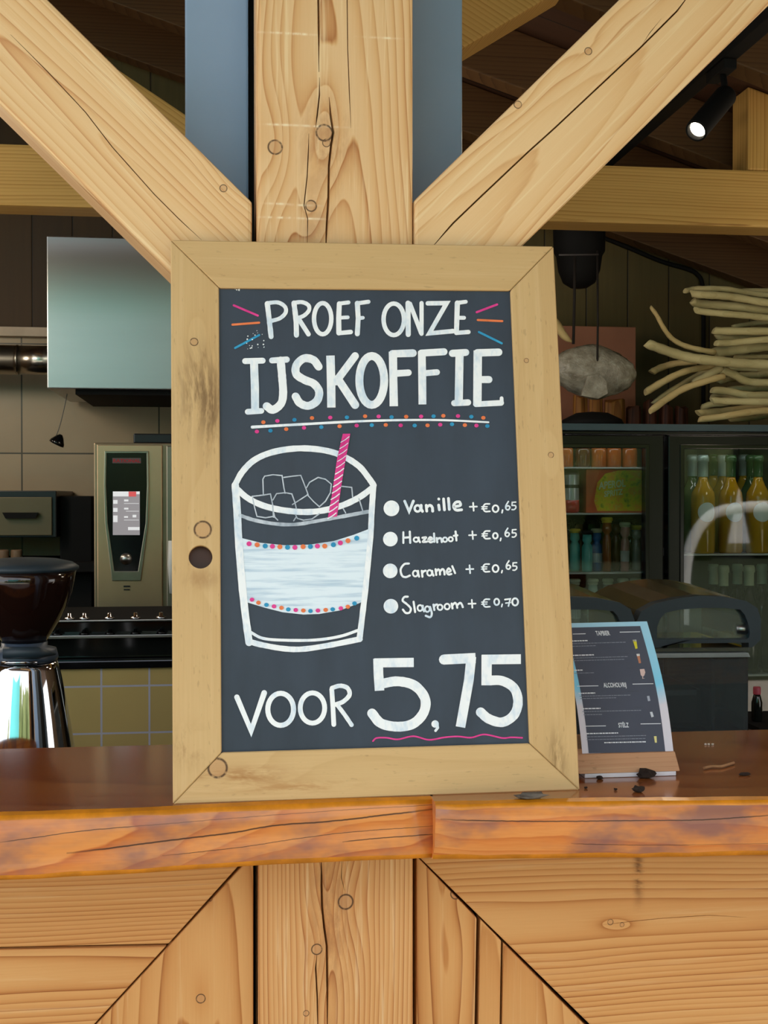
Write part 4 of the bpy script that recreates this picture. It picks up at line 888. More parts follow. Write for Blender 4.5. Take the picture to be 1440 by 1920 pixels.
sbar([(200, 250, 728, 772), (200, 250, 820, 866), (200, 250, 908, 985)], sw, 'screen_icons'); sbar([(326, 376, 722, 744), (326, 376, 818, 838), (326, 372, 916, 934), (425, 468, 900, 930)], sw, 'screen_values'); sbar([(372, 506, 1042, 1078)], sw, 'screen_button'); [sbar([q], sw, 'screen_line') for q in ((325, 498, 766, 771), (348, 498, 856, 861), (325, 498, 958, 963))]
m = MB(); kc = P(180+350/6.195, 820+1410/6.195, OY-.004); kr = 68/6.195*(kc-CAM).dot(FW)/F; m.lathe([(kr, 0), (kr*1.0, .012), (kr*.85, .022), (0, .024)], kc, 28, axis=(0, -1, 0)); m.build('knob', M['steel'], cp_)
m = MB(); m.prism(OQ([(190, 240), (522, 240), (522, 302), (190, 302)], OY-.006), (0, .002, 0)); m.build('logo_plate', plain('logo_plate', rgb(92, 84, 84), .5), cp_)
def fn(x, y): q = (356+x*66, 290-y*54); return P(180+q[0]/6.195, 820+q[1]/6.195, OY-.0066)
text_mesh('RATIONAL', fn, .03).build('logo_lettering', plain('logo_red', rgb(170, 34, 42), .5), cp_)
sbar([(320, 395, 1722, 1740), (322, 390, 1762, 1776)], M['black'], 'vent_slots')
xd_ = P(312, 900, OY).x
dr = MB().box(xd_, xo1-.01, OY-.004, OY+.0095, zo0, zo1-.008).build('door', plain('door_steel', rgb(150, 138, 120), .35, 1., var=.05), t, bevel=.003); dr['org'] = t['org']
m = MB(); m.tube([P(322, 1014, OY-.03), P(321, 1060, OY-.035), P(324, 1112, OY-.03)], .010, 12); m.tube([P(323, 1020, OY-.03), P(323, 1020, OY)], .006, 8); m.tube([P(324, 1105, OY-.03), P(324, 1105, OY)], .006, 8); m.build('door_handle', M['white'], dr)
tag(MB().box(P(250, 820, OY+.05).x, P(420, 820, OY+.05).x, OY+.05, OY+.45, zo1+.0005, P(280, 813, OY+.05).z).build('baking_tray', M['black'], bevel=.004), 'flat dark tray lying on top of the combi oven', 'tray')
# wall grill and cups on the left
SY = 2.25
xs0, xs1 = P(-220, 960, SY).x, P(106, 960, SY).x
t = thing('salamander_grill', ((xs0+xs1)/2, SY+.2, P(50, 1010, SY).z), 'dark wall-hung grill with olive steel front and black bar handle, far left', 'grill')
MB().box(xs0, xs1, SY, YB-.025, P(50, 1008, SY).z, P(50, 920, SY).z).build('housing', M['black'], t, bevel=.003)
fr_ = MB().box(xs0+.03, P(98, 960, SY).x, SY-.008, SY-.0005, P(50, 1004, SY).z, P(50, 932, SY).z).build('front_panel', plain('olive_steel', rgb(104, 92, 70), .45, .6, var=.05), t, bevel=.002); fr_['org'] = t['org']
m = MB(); m.hexa([P(4, 961, SY-.03), P(72, 961, SY-.03), P(66, 972, SY-.03), P(10, 972, SY-.03)], [P(4, 961, SY-.008), P(72, 961, SY-.008), P(66, 972, SY-.008), P(10, 972, SY-.008)]); m.build('handle', M['black_matt'], fr_)
zs = P(30, 1054, SY).z
t2 = MB().box(xs0, xs1+.12, SY-.03, YB-.025, zs-.03, zs).build('wall_shelf', M['black_matt'], bevel=.003); tag(t2, 'black shelf below the wall grill, far left', 'shelf')
cup_m = plain('stoneware_brown', rgb(126, 100, 76), .5)
for x, l in ((6, 'brown cup at the far left on the black shelf under the grill'), (31, 'brown cup beside the far left one, on the black shelf under the grill')):
    c = P(x, 1054, SY+.03); m = MB(); r = .017; m.lathe([(r*.8, .0003), (r, .01), (r, .032), (r*.92, .036), (r*.85, .036), (r*.85, .012), (0, .01)], (c.x, c.y, zs), 20); tag(m.build('cup', cup_m), l, 'cup', 'cups under the grill')
tag(MB().box(P(112, 1000, 2.3).x, P(172, 1000, 2.3).x, 2.3, YB-.03, 0, P(130, 930, 2.3).z).build('shade_block', M['black_matt'], bevel=.004), 'black block added for the shade between wall grill and combi oven', 'cabinet')  # black block put in where only shade lies
# ================================================================== BEHIND THE COUNTER, RIGHT: FRIDGE
FY = 2.0; FD = .58
xf0, xf1 = P(968, 900, FY).x, P(1540, 900, FY).x; ztop = P(1150, 794.5, FY).z
fr = thing('bar_fridge', ((xf0+xf1)/2, FY+FD/2, 0), 'tall black two-door bar fridge full of bottles, right of the chalkboard', 'fridge')
Y2 = FY+.05
sh = .02
def FX(px): return P(px, 900, FY).x
m = MB(); m.box(xf0, xf1, FY+FD-sh, FY+FD, 0, ztop-.0); m.box(xf0, xf0+sh, Y2, FY+FD-sh, 0, ztop); m.box(xf1-sh, xf1, Y2, FY+FD-sh, 0, ztop); m.box(xf0+sh, xf1-sh, Y2, FY+FD-sh, 0, .1)
zt2 = ztop-.024
m.box(xf0+sh, xf1-sh, Y2, FY+FD-sh, zt2, ztop-.0); m.box(FX(1247)-.01, FX(1247)+.01, Y2+.03, FY+FD-sh, .1, zt2)
m.build('cabinet', plain('fridge_inside', rgb(74, 78, 78), .4, var=.06), fr)
MB().box(xf0-.004, xf1+.004, FY-.005, FY+FD, ztop-.0205, ztop+.0).build('top_strip', M['fridge_top'], fr, bevel=.002)
MB().box(xf0, xf1, FY+.0, Y2-.002, P(1150, 815, FY).z+.0006, ztop-.021).build('header', M['fridge'], fr, bevel=.003)
zdt, zdb = P(1150, 815, FY).z, .12
def door(pxa, pxb, gxa, gxb):
    o = [(FX(pxa), FY, zdb), (FX(pxb), FY, zdb), (FX(pxb), FY, zdt), (FX(pxa), FY, zdt)]
    zg0, zg1 = zdb+.07, P(1150, 839, FY).z
    i = [(FX(gxa), FY, zg0), (FX(gxb), FY, zg0), (FX(gxb), FY, zg1), (FX(gxa), FY, zg1)]
    m = MB(); m.ring(o, i, (0, .04, 0)); d = m.build('door', M['fridge'], fr, bevel=.004); d['org'] = fr['org']
    e = .010; m = MB(); m.ring([(FX(gxa)-e, FY-.004, zg0-e), (FX(gxb)+e, FY-.004, zg0-e), (FX(gxb)+e, FY-.004, zg1+e), (FX(gxa)-e, FY-.004, zg1+e)], [(FX(gxa)+.002, FY-.004, zg0+.002), (FX(gxb)-.002, FY-.004, zg0+.002), (FX(gxb)-.002, FY-.004, zg1-.002), (FX(gxa)+.002, FY-.004, zg1-.002)], (0, .006, 0))
    m.build('door_gasket', M['black_gloss'], d, bevel=.0015)
    MB().box(FX(gxa)-.004, FX(gxb)+.004, FY+.016, FY+.022, zg0-.004, zg1+.004).build('door_pane', M['glass'], d)
door(970, 1245, 1000, 1211); door(1253, 1536, 1281, 1508)
shelf_m = plain('shelf_wire', rgb(206, 210, 208), .35, var=.05)
Ysh = FY+.08
def shelf(pxa, pxb, py):
    z = P(1150, py, Ysh).z
    MB().box(FX(pxa), FX(pxb), Ysh, FY+FD-.03, z-.005, z).build('shelf', shelf_m, fr, bevel=.001); return z
sA = shelf(972, 1241, 876); sB = shelf(972, 1241, 962); sC = shelf(972, 1241, 1073); sD = shelf(1253, 1534, 1040); sE = P(1150, 1270, Ysh).z
MB().box(FX(1253), FX(1534), Ysh, FY+FD-.03, sE-.005, sE).build('shelf', shelf_m, fr); sF = P(1150, 1180, Ysh).z; MB().box(FX(972), FX(1241), Ysh, FY+FD-.03, sF-.005, sF).build('shelf', shelf_m, fr)
led = N('fridge_led').bsdf(rgb(255, 255, 250), .5, emit=(1, .98, .92, 1), estr=3.6)
for a_, b_ in ((985, 1235), (1265, 1525)): MB().box(FX(a_), FX(b_), Y2+.004, Y2+.016, zt2-.008, zt2-.001).build('led_strip', led, fr)
# bottles: lathe profile in fractions of the height
def bottle_mats(nm, c, rough=.08, tr=0.):
    return N(nm).bsdf(c, rough, spec=.5, coat=.2)
WG = bottle_mats('glass_golden', rgb(188, 142, 26)); GG = bottle_mats('glass_green', rgb(56, 92, 56)); DG = bottle_mats('glass_dark', rgb(22, 24, 20)); AM = bottle_mats('glass_amber', rgb(150, 80, 34)); BR = bottle_mats('glass_brown', rgb(74, 38, 20))
TEA = bottle_mats('reflected_teal', rgb(96, 190, 182)); PTE = bottle_mats('glass_pale', rgb(186, 214, 196)); BLU = bottle_mats('reflected_blue', rgb(52, 104, 168)); PNK = bottle_mats('reflected_pink', rgb(206, 150, 146)); GRY = bottle_mats('glass_grey', rgb(150, 154, 148))
FO = plain('foil_silver', rgb(150, 172, 164), .4, .3); FC = plain('foil_cream', rgb(196, 204, 172), .5); LBL = plain('label_white', rgb(222, 232, 228), .6, var=.04); CAPK = plain('cap_black', rgb(24, 24, 24), .4)
LABY = plain('label_yellow', rgb(224, 196, 60), .6); LABG = plain('label_green', rgb(110, 150, 90), .6)
def bottle(name, px, Y, zbase, h, r, glass_, capm, label, labelm=None, neck=.3, caph=.22, group=None, round_label=False, lz=(.2, .42)):
    c = P(px, 950, Y); c = Vector((c.x, Y, zbase+.0004))
    t = thing(name, tuple(c), label, 'bottle', group)
    m = MB(); rn = .0135
    m.lathe([(r*.92, 0), (r, .006), (r, h*.56), (r*.93, h*.62), (r*.6, h*.69), (rn*1.1, h*.75), (rn, h*(1-caph))], c, 22); m.build('body', glass_, t)
    m = MB(); m.lathe([(rn*1.12, h*(1-caph)+.0002), (rn*1.12, h*.93), (rn*1.3, h*.935), (rn*1.3, h*.975), (rn*1.1, h), (0, h)], c, 20, closed=False); m.build('cap', capm, t)
    if labelm:
        m = MB()
        if round_label:
            R_ = r*1.025; zc_ = h*.42; rv = r*.82; k = 14
            xs = [-rv*cos(pi*i/k) for i in range(k+1)]
            cols = [(c+Vector((R_*sin(x/R_), -R_*cos(x/R_), zc_-math.sqrt(max(0, rv*rv-x*x)))), c+Vector((R_*sin(x/R_), -R_*cos(x/R_), zc_+math.sqrt(max(0, rv*rv-x*x))))) for x in xs]
            for i in range(k): m.face([cols[i][0], cols[i+1][0], cols[i+1][1], cols[i][1]])
            bmesh.ops.remove_doubles(m.bm, verts=m.bm.verts, dist=1e-6)
        else: m.lathe([(r*1.004, h*lz[0]), (r*1.004, h*lz[1])], c, 24, closed=False)
        m.build('label', labelm, t)
    return t
# right door, upper row of white wine
hW = P(1300, 853, Ysh+.06).z-sD
gw = 'white wine bottles on the upper right shelf'
for i, (px, dy, gm, fm, lb) in enumerate(((1318, .05, WG, FO, 'leftmost golden wine bottle of the front row'), (1370, .05, WG, GG, 'second golden wine bottle of the front row'), (1421, .05, WG, GG, 'third golden wine bottle of the front row'), 
        (1298, .13, GG, FO, 'leftmost wine bottle of the second row'), (1355, .13, WG, FO, 'middle wine bottle of the second row'), (1408, .13, GG, GG, 'right wine bottle of the second row'), (1337, .21, WG, GG, 'left wine bottle of the rear row'), (1394, .21, WG, FO, 'right wine bottle of the rear row'))):
    bottle('wine_bottle', px, Ysh+dy, sD, hW-.004+dy*.05, .0365, gm, fm, lb+' behind the right fridge door', LBL if dy < .1 else None, group=gw, round_label=True)
hR = P(1345, 1060, Ysh+.06).z-sE
for i, (px, yy) in enumerate(((1338, .12), (1357, .05), (1383, .12), (1405, .05), (1429, .12), (1452, .05))):
    bottle('wine_bottle', px, Ysh+yy, sE, hR, .036, DG, FC, '%s dark wine bottle with pale cream capsule on the lower right fridge shelf' % ('leftmost', 'second', 'third', 'fourth', 'fifth', 'sixth')[i], group='red wine bottles on the lower right shelf', caph=.19)
# left door
for i, (px, mm) in enumerate(((1030, AM), (1060, AM), (1092, BR), (1122, AM), (1150, AM), (1180, AM))):
    bottle('spirit_bottle', px, Ysh+.06, sA, .094, .024, mm, CAPK, '%s amber bottle on the top shelf of the left fridge door' % ('leftmost', 'second', 'third', 'fourth', 'fifth', 'sixth')[i], group='amber bottles on the top left shelf')
# can and carton on the second shelf
def can(px, Y, label, zb_=sB):
    c = P(px, 950, Y); c = (c.x, Y, zb_+.0004); t = thing('drink_can', c, label, 'can', 'cans beside the orange carton')
    H = P(1070, 882, Y).z-zb_; r = .024
    m = MB(); m.lathe([(r*.85, 0), (r, .006), (r, H*.3)], c, 26); m.build('red_foot', plain('can_red', rgb(190, 44, 44), .3), t)
    m = MB(); m.lathe([(r, H*.3+.0002), (r, H-.014)], c, 26, closed=False); m.build('silver_wall', plain('can_silver', rgb(196, 200, 200), .3, .4), t)
    m = MB(); m.lathe([(r, H-.0138), (r*.86, H), (r*.8, H-.002), (0, H-.002)], c, 26, closed=False); m.build('lid', M['steel'], t)
    m = MB(); m.lathe([(r*1.006, H*.58), (r*1.006, H*.66)], c, 26, closed=False); m.build('dark_band', M['black'], t)
can(1071, Ysh+.03, 'silver and red drink can left of the orange carton in the fridge'); can(1038, Ysh+.03, 'silver and red drink can half hidden behind the chalkboard edge')
xa_, xb_ = P(1099, 920, Ysh+.02).x, P(1206, 920, Ysh+.02).x; zc1 = P(1150, 880, Ysh+.02).z
t = thing('drink_carton', ((xa_+xb_)/2, Ysh+.1, sB+.0004), 'orange drink carton with yellow-green fruit picture on the fridge shelf', 'carton')
MB().box(xa_, xb_, Ysh+.02, Ysh+.18, sB+.0004, zc1).build('box', plain('carton_orange', rgb(206, 96, 50), .5), t, bevel=.0015)
n = N('fruit_print'); p = n.coord(); f = n.noise(p, 38, 4, .6); fpm = n.bsdf(n.ramp(f, [(.3, rgb(120, 150, 30)), (.45, rgb(214, 206, 30)), (.6, rgb(228, 168, 40)), (.75, rgb(190, 220, 90))]), .5)
Yc = Ysh+.0195
m = MB(); m.face([P(x, y, Yc) for x, y in ((1114, 940), (1120, 905), (1135, 888), (1160, 882), (1205, 882), (1205, 958), (1120, 958))]); m.build('picture', fpm, t)
lt = plain('logo_pale', rgb(206, 226, 176), .5)
for s_, cx, cy, hh, ww in (('APEROL', 1148, 908, 15, 13.5), ('SPRITZ', 1150, 924, 12, 11)):
    def fn(x, y): return P(cx+x*ww*1.02, cy-(y-.35)*hh*1.25-x*1.5, Yc-.0006)
    text_mesh(s_, fn, .03).build('logo_lettering', lt, t)
for i, (px, mm, hh, lb) in enumerate(((1050, PTE, .155, 'pale'), (1078, TEA, .13, 'first teal'), (1101, TEA, .125, 'second teal'), (1119, BLU, .13, 'blue'), (1138, AM, .165, 'amber'), (1155, BR, .16, 'brown'), (1172, PNK, .15, 'pinkish'), (1193, GRY, .14, 'grey'))):  # bottle colours here mostly stand in for poolside reflections in the glass
    bottle('mixer_bottle', px, Ysh+.04+.03*(i % 2), sC, hh, .0135 if i > 3 else .0165, mm, (FC, LABY, CAPK)[i % 3], '%s small bottle, tinted for reflections, in the third row of the left fridge door' % lb, LBL if i in (0, 3, 6) else None, group='small bottles below the carton', caph=.1)
for i, px in enumerate((1030, 1062, 1086, 1110, 1134, 1158, 1182)):
    bottle('mixer_bottle', px, Ysh+.13, sC, .158, .0175, (GG, DG, BR, GG, LABG, GG, DG)[i], CAPK, '%s tall dark bottle standing behind the small coloured bottles' % ORD[i], group='dark bottles behind the small ones', caph=.1)
for i, px in enumerate((1040, 1078, 1112, 1140, 1168, 1192)):
    bottle('mixer_bottle', px, Ysh+.05, sF, .15, .018, GRY if i % 2 else PTE, FC, '%s pale bottle on the lowest visible shelf of the left fridge door' % ORD[i], LBL if i % 2 else None, group='pale bottles on the lowest shelf', caph=.12)

# ================================================================== SLUSH DISPENSERS
def dispenser(dx, label, cutl=False):
    DY = .62; D1 = .90
    def q(pts, Y): return [P(x, y, DY)+Vector((dx, Y-DY, 0)) for x, y in pts]
    o = [(1196, 1216), (1194, 1165), (1203, 1146), (1230, 1131), (1270, 1122), (1312, 1117), (1360, 1119), (1400, 1127), (1420, 1140), (1427, 1160), (1426, 1200), (1412, 1213), (1404, 1214), (1404, 1205), (1240, 1207), (1240, 1214)]
    i = [(1232, 1198), (1232, 1176), (1238, 1160), (1248, 1149), (1275, 1143), (1312, 1140), (1358, 1140), (1388, 1143), (1396, 1152), (1401, 1164), (1405, 1178), (1406, 1188), (1404, 1196), (1400, 1199), (1300, 1199), (1240, 1199)]
    ctr = P(1312, 1390, DY)+Vector((dx, .14, 0)); ctr.z = zbench
    t = thing('drink_dispenser', tuple(ctr), label, 'drink dispenser', 'drink dispensers on the back bar')
    m = MB(); m.ring(q(o, DY), q(i, DY), (0, .03, 0)); m.build('lid_frame', M['rubber'], t, bevel=.003)
    top = o[1:11]
    m = MB(); a = q(top, DY+.0305); b = q(top, D1); 
    for j in range(len(a)-1):
        n_ = Vector((0, 0, -.004)); m.hexa([a[j], a[j+1], a[j+1]+n_, a[j]+n_], [b[j]+Vector((0, 0, .012)), b[j+1]+Vector((0, 0, .012)), b[j+1]+n_, b[j]+n_])
    m.build('lid_hood', plain('smoked_lid', rgb(86, 76, 46), .2, coat=.4), t)
    m = MB(); m.prism(q([(x+(1312-x)*.0, y) for x, y in i], DY+.012), (0, .003, 0)); m.build('lid_window', M['clear'], t)
    m = MB(); m.prism(q([(1200, 1216), (1406, 1214), (1408, 1222), (1202, 1224)], DY+.004), (0, .25, 0)); m.build('upper_rim', M['clear'], t, bevel=.001)
    m = MB(); m.prism(q([(1204, 1225), (1402, 1223), (1406, 1232), (1202, 1234)], DY-.004), (0, .26, 0)); m.build('tank_rim', plain('rim_grey', rgb(150, 156, 154), .25), t, bevel=.002)
    # clear tank: walls and floor
    w_ = .004; pa, pb = q([(1206, 1235), (1404, 1372)], DY+.004); xa, xb, za_, zb_2 = pa.x, pb.x, pb.z, pa.z-.0005; ya, yb_ = DY+.004, D1-.02
    m = MB(); m.box(xa, xb, ya, ya+w_, za_, zb_2); m.box(xa, xb, yb_-w_, yb_, za_, zb_2); m.box(xa, xa+w_, ya+w_, yb_-w_, za_, zb_2); m.box(xb-w_, xb, ya+w_, yb_-w_, za_, zb_2)
    m.build('tank', M['clear'], t)
    rx = q([(1338, 1300)], DY)[0].x
    MB().box(rx, rx+.006, ya+.006, yb_-.006, za_, zb_2-.004).build('tank_divider', M['clear'], t)
    MB().box(xa+.012, rx-.006, ya+.03, yb_-.03, za_+.001, za_+.075).build('cooling_block', plain('cooler_dark', rgb(40, 42, 42), .4), t, bevel=.012)
    m = MB(); k = q([(1398, 1182)], DY+.02)[0]; m.lathe([(.010, -.012), (.012, 0), (.012, .012)], k, 20, axis=(1, 0, 0)); m.build('lid_pivot', M['steel'], t)
    MB().box(xa-.012, xb+.018, DY-.01, D1+.02, zbench+.0005, za_-.0005).build('base', M['black'], t, bevel=.006)
dispenser(0, 'right drink dispenser with black-framed clear lid, nearest the picture edge')
dispenser(-(P(1427, 1200, .62).x-P(1194, 1200, .62).x)-.004, 'left drink dispenser, mostly hidden behind chalkboard and menu card')
# bottle with red cap and white tag at the right edge
c = P(1423, 1372, .98); t = thing('sauce_bottle', (c.x, 1.08, zbench), 'dark bottle with red-pink cap standing right of the dispensers', 'bottle')
YS = 1.08; c = P(1419, 1350, YS); MB().box(P(1395, 1300, YS).x, P(1500, 1300, YS).x, 1.0, 1.2, 0, P(1419, 1352, YS).z).build('side_shelf', M['black_matt'])
bpy.data.objects['side_shelf']['kind'] = 'structure'; bpy.data.objects['side_shelf'].name = 'trim_3'
zs_ = P(1419, 1352, YS).z; t.location = (c.x, YS, zs_); t['org'] = (c.x, YS, zs_)
k = (c-CAM).dot(FW)/F; H = P(1419, 1288, YS).z-zs_; cc = (c.x, YS, zs_+.0004)
m = MB(); m.lathe([(9*k, 0), (10*k, .003), (10*k, H*.55), (7*k, H*.72), (6*k, H*.78)], cc, 20); m.build('body', DG, t)
m = MB(); m.lathe([(7*k, H*.78+.0003), (7*k, H*.97), (6*k, H), (0, H)], cc, 18, closed=False); m.build('cap', plain('cap_red', rgb(196, 74, 92), .4), t)
# ================================================================== ON TOP OF THE FRIDGE
zf = ztop
br_m = [wood('branch_pale', U=(0, 0, 1), V=(1, 0, 0), W=(0, 1, 0), w0=.2, freq=60, seed=61, pale=0, stops=[(0, rgb(210, 196, 146)), (.5, rgb(192, 176, 126)), (1, rgb(150, 132, 86))], specks=.2, contrast=.5, rough=.7),
        wood('branch_tan', U=(0, 0, 1), V=(1, 0, 0), W=(0, 1, 0), w0=.2, freq=60, seed=62, pale=0, stops=[(0, rgb(216, 192, 136)), (.5, rgb(196, 168, 112)), (1, rgb(150, 116, 70))], specks=.2, contrast=.5, rough=.7)]
BRN = [
 ([(500, 95), (600, 72), (700, 66), (950, 70), (1200, 110), (1440, 140)], 25, 27, 1, 0, 'topmost pale branch of the bundle, with the long upper tip'),
 ([(575, 120), (690, 135), (900, 145), (1100, 170), (1440, 225)], 36, 36, 0, 0, 'second pale branch from the top, with a dark knot'),
 ([(590, 200), (650, 232), (850, 250), (1100, 270), (1440, 310)], 40, 40, 1, 0, 'third pale branch from the top, thick and straight'),
 ([(625, 305), (700, 325), (950, 350), (1200, 370), (1440, 395)], 30, 32, 0, 0, 'fourth pale branch from the top, lowest of the upper group'),
 ([(1100, 95), (1440, 90)], 26, 26, 3, 0, 'pale branch behind the topmost one'),
 ([(1040, 495), (1250, 462), (1440, 440)], 20, 32, 3, 0, 'thin pale branch slanting up behind the middle group'),
 ([(822, 540), (1000, 545), (1440, 545)], 36, 36, 1, 0, 'first branch of the middle group, cut off square'),
 ([(848, 612), (1100, 620), (1440, 600)], 27, 27, 2, 0, 'second branch of the middle group, in shade'),
 ([(850, 680), (1000, 680), (1200, 660), (1440, 640)], 32, 32, 1, 0, 'third branch of the middle group'),
 ([(118, 270), (190, 370), (260, 500), (350, 620), (480, 700), (650, 750), (840, 785)], 18, 28, 1, 1, 'curled branch whose tip bends steeply upwards'),
 ([(68, 680), (200, 730), (400, 800), (600, 850), (850, 880), (1150, 910), (1440, 920)], 44, 47, 0, 0, 'thickest pale branch, sticking furthest left'),
 ([(832, 785), (1000, 765), (1200, 740), (1440, 715)], 52, 46, 2, 0, 'stout grey-green branch resting on the thickest one'),
 ([(1050, 835), (1250, 830), (1440, 830)], 24, 24, 3, 0, 'thin branch wedged above the thickest one at the right'),
 ([(125, 1010), (250, 950), (420, 905), (640, 890)], 34, 30, 2, 1, 'short branch splaying down just below the thickest one'),
 ([(58, 1235), (250, 1120), (450, 1020), (650, 965), (900, 940)], 36, 27, 1, 1, 'branch splaying down with its tip furthest left and low'),
 ([(140, 1360), (300, 1240), (500, 1120), (700, 1010), (860, 950)], 20, 24, 2, 0, 'thin dark branch splaying down between two others'),
 ([(112, 1448), (300, 1310), (500, 1190), (750, 1105), (940, 1050)], 32, 30, 0, 1, 'lowest splayed branch, ending just above the fridge'),
 ([(600, 1125), (750, 1045), (912, 955)], 34, 38, 1, 0, 'short weathered stub in the middle of the splayed branches'),
 ([(905, 980), (1050, 1030), (1200, 1110), (1440, 1125)], 38, 36, 1, 0, 'bent branch dipping right of the weathered stub'),
 ([(1000, 965), (1200, 975), (1440, 990)], 22, 24, 3, 0, 'thin shaded branch below the thickest one'),
 ([(1090, 1040), (1300, 1040), (1440, 1020)], 30, 34, 2, 0, 'branch lying behind the bent dipping one'),
 ([(868, 1120), (1000, 1085), (1140, 1070)], 32, 30, 3, 0, 'short branch end peeking out under the bent one'),
 ([(808, 1208), (1000, 1225), (1200, 1268), (1440, 1272)], 36, 40, 1, 0, 'first branch of the lower group, with reddish stain'),
 ([(1000, 1200), (1200, 1188), (1440, 1178)], 30, 36, 2, 0, 'upper rear branch of the lower group'),
 ([(800, 1275), (950, 1282), (1100, 1300), (1440, 1320)], 26, 28, 2, 0, 'greenish branch in the middle of the lower group'),
 ([(805, 1325), (1000, 1335), (1440, 1340)], 32, 34, 0, 0, 'pale straight branch of the lower group'),
 ([(690, 1412), (800, 1372), (1000, 1360)], 32, 30, 2, 0, 'short branch pointing down left, above the tan ones'),
 ([(650, 1470), (900, 1455), (1100, 1430), (1440, 1395)], 38, 36, 1, 1, 'upper tan branch near the fridge top'),
 ([(662, 1540), (900, 1512), (1200, 1462), (1440, 1440)], 32, 34, 0, 1, 'lower tan branch lying on the fridge top'),
 ([(1000, 1548), (1300, 1522), (1440, 1495)], 24, 30, 2, 1, 'short tan branch lying on the fridge at the right edge')]
sb = (P(1300, 650, FY+.1)-CAM).dot(FW)/F/6
for i, (pts, ra_, rb_, ly, mi, lb) in enumerate(BRN):
    Yb_ = FY+.07+ly*.075
    e0, e1 = pts[-2], pts[-1]; d = (e1[0]-e0[0], (e1[1]-e0[1])); l = math.hypot(*d)
    if e1[0] > 1400: pts = pts+[(e1[0]+d[0]/l*420, e1[1]+d[1]/l*160)]
    q = spline(pts, 5); k = len(q); pp = [P(1200+x/6, 530+y/6, Yb_+.012*sin(i*2.3+j*.35)) for j, (x, y) in enumerate(q)]
    rr = [1.22*(ra_*(.75 if j == 0 else 1)+(rb_-ra_)*j/(k-1))*sb*(1+.05*sin(j*1.7+i)) for j in range(k)]
    lo_ = min(p_.z-r_ for p_, r_ in zip(pp, rr))
    if lo_ < zf+.001: pp = [p_+Vector((0, 0, max(0, zf+.001+r_-p_.z))) for p_, r_ in zip(pp, rr)]
    m = MB(); m.tube(pp, rr, 12, cut=.8*(-1 if i % 2 else .6)); tag(m.build('peeled_branch', br_m[mi]), lb+', on the fridge', 'branch', 'peeled branches above the fridge')
# pinkish board leaning on the wall, glass fish on cords, lamp
YP = 2.5
tag(MB().box(P(990, 700, YP).x, P(1192, 700, YP).x, YP, YP+.02, zf+.0005, P(1120, 612, YP).z).build('pink_panel', plain('pinkish_board', rgb(150, 98, 74), .6, var=.05), bevel=.002), 'plain reddish-brown panel standing on the fridge behind the glass fish', 'panel')
YO = 2.16; oc = P(1110, 697, YO); ok_ = (oc-CAM).dot(FW)/F
t = thing('glass_fish', tuple(oc), 'fish-shaped ornament of wrinkled glass hanging above the fridge', 'ornament')
n = N('wrinkled_glass'); p = n.coord(); f = n.noise(p, 24, 5, .65); wgm = n.bsdf(n.ramp(f, [(.3, rgb(120, 112, 96)), (.6, rgb(168, 162, 146)), (.75, rgb(206, 204, 192))]), .18, bump=f, bstr=.9, bdist=.012, spec=.7)
m = MB(); bmesh.ops.create_icosphere(m.bm, subdivisions=4, radius=1); rn = random.Random(4)
from mathutils import noise as mnoise
for v in m.bm.verts:
    c_ = v.co; x, y, z = c_
    wv = mnoise.noise(c_*3.1)*.06+mnoise.noise(c_*7)*.03
    hgt = 52*(1-.25*max(0, -x)) if x < 0 else 52*(1-.18*x)
    v.co = Vector((oc.x+(x*84*(1+wv))*ok_, oc.y+y*40*(1+wv)*ok_, oc.z+(z*hgt*(1+wv)-x*5)*ok_))
for f_ in m.bm.faces: f_.smooth = True
m.build('body', wgm, t)
m = MB(); fa = [(1090, 742), (1102, 705), (1124, 700), (1138, 715), (1140, 738), (1122, 748)]; m.prism([P(x, y, YO-42*ok_) for x, y in fa], (0, 8*ok_, 0)); m.build('fin', wgm, t, bevel=.002)
cord = plain('cord_dark', rgb(30, 24, 20), .8)
m = MB(); m.tube([P(1120, 470, YO-.06), P(1121, 600, YO-.06), P(1120, 682, YO-.06), P(1128, 688, YO-.062), P(1141, 693, YO-.06)], .0035, 8); m.build('hanging_cord', cord, t)
m = MB(); m.tube([P(1078, 478, YO-.04), P(1077, 560, YO-.04), P(1075, 645, YO-.04)], .0045, 8); m.build('hanging_cord', cord, t)
lc = P(1086, 420, YO+.12); lk = (lc-CAM).dot(FW)/F
t = thing('pendant_lamp', tuple(lc), 'black pendant lamp hanging under the roof right of the post', 'pendant lamp')
m = MB(); m.lathe([(0, -121*lk), (16*lk, -119*lk), (30*lk, -110*lk), (39*lk, -88*lk), (43*lk, -60*lk), (48*lk, -52*lk), (49*lk, -5*lk), (40*lk, 18*lk), (12*lk, 30*lk), (0, 31*lk)], lc, 36, closed=False); m.build('lamp_shade', M['black_matt'], t)
m = MB(); m.tube([lc+Vector((0, 0, 30*lk)), Vector((lc.x, lc.y, roofz(lc.x)-.004))], .004, 8); m.build('cable', M['black_matt'], t)
m = MB(); m.tube([P(1048, 478, YO-.08), P(1122, 477, YO-.08)], .003, 8); m.build('cross_bar', plain('bar_grey', rgb(70, 66, 66), .5), t)
m = MB(); pts = [P(x, y, YO+.02) for x, y in spline([(1040, 600), (1052, 622), (1062, 634), (1072, 641)], 4)]; m.tube(pts, [.010, .012, .013, .013, .013, .012, .012, .011, .010, .009, .007, .005, .003][:len(pts)], 10)
tag(m.build('horn_tip', br_m[1]), 'pale pointed horn tip peeking out at the frame edge above the glass fish', 'horn')
YV = 2.34
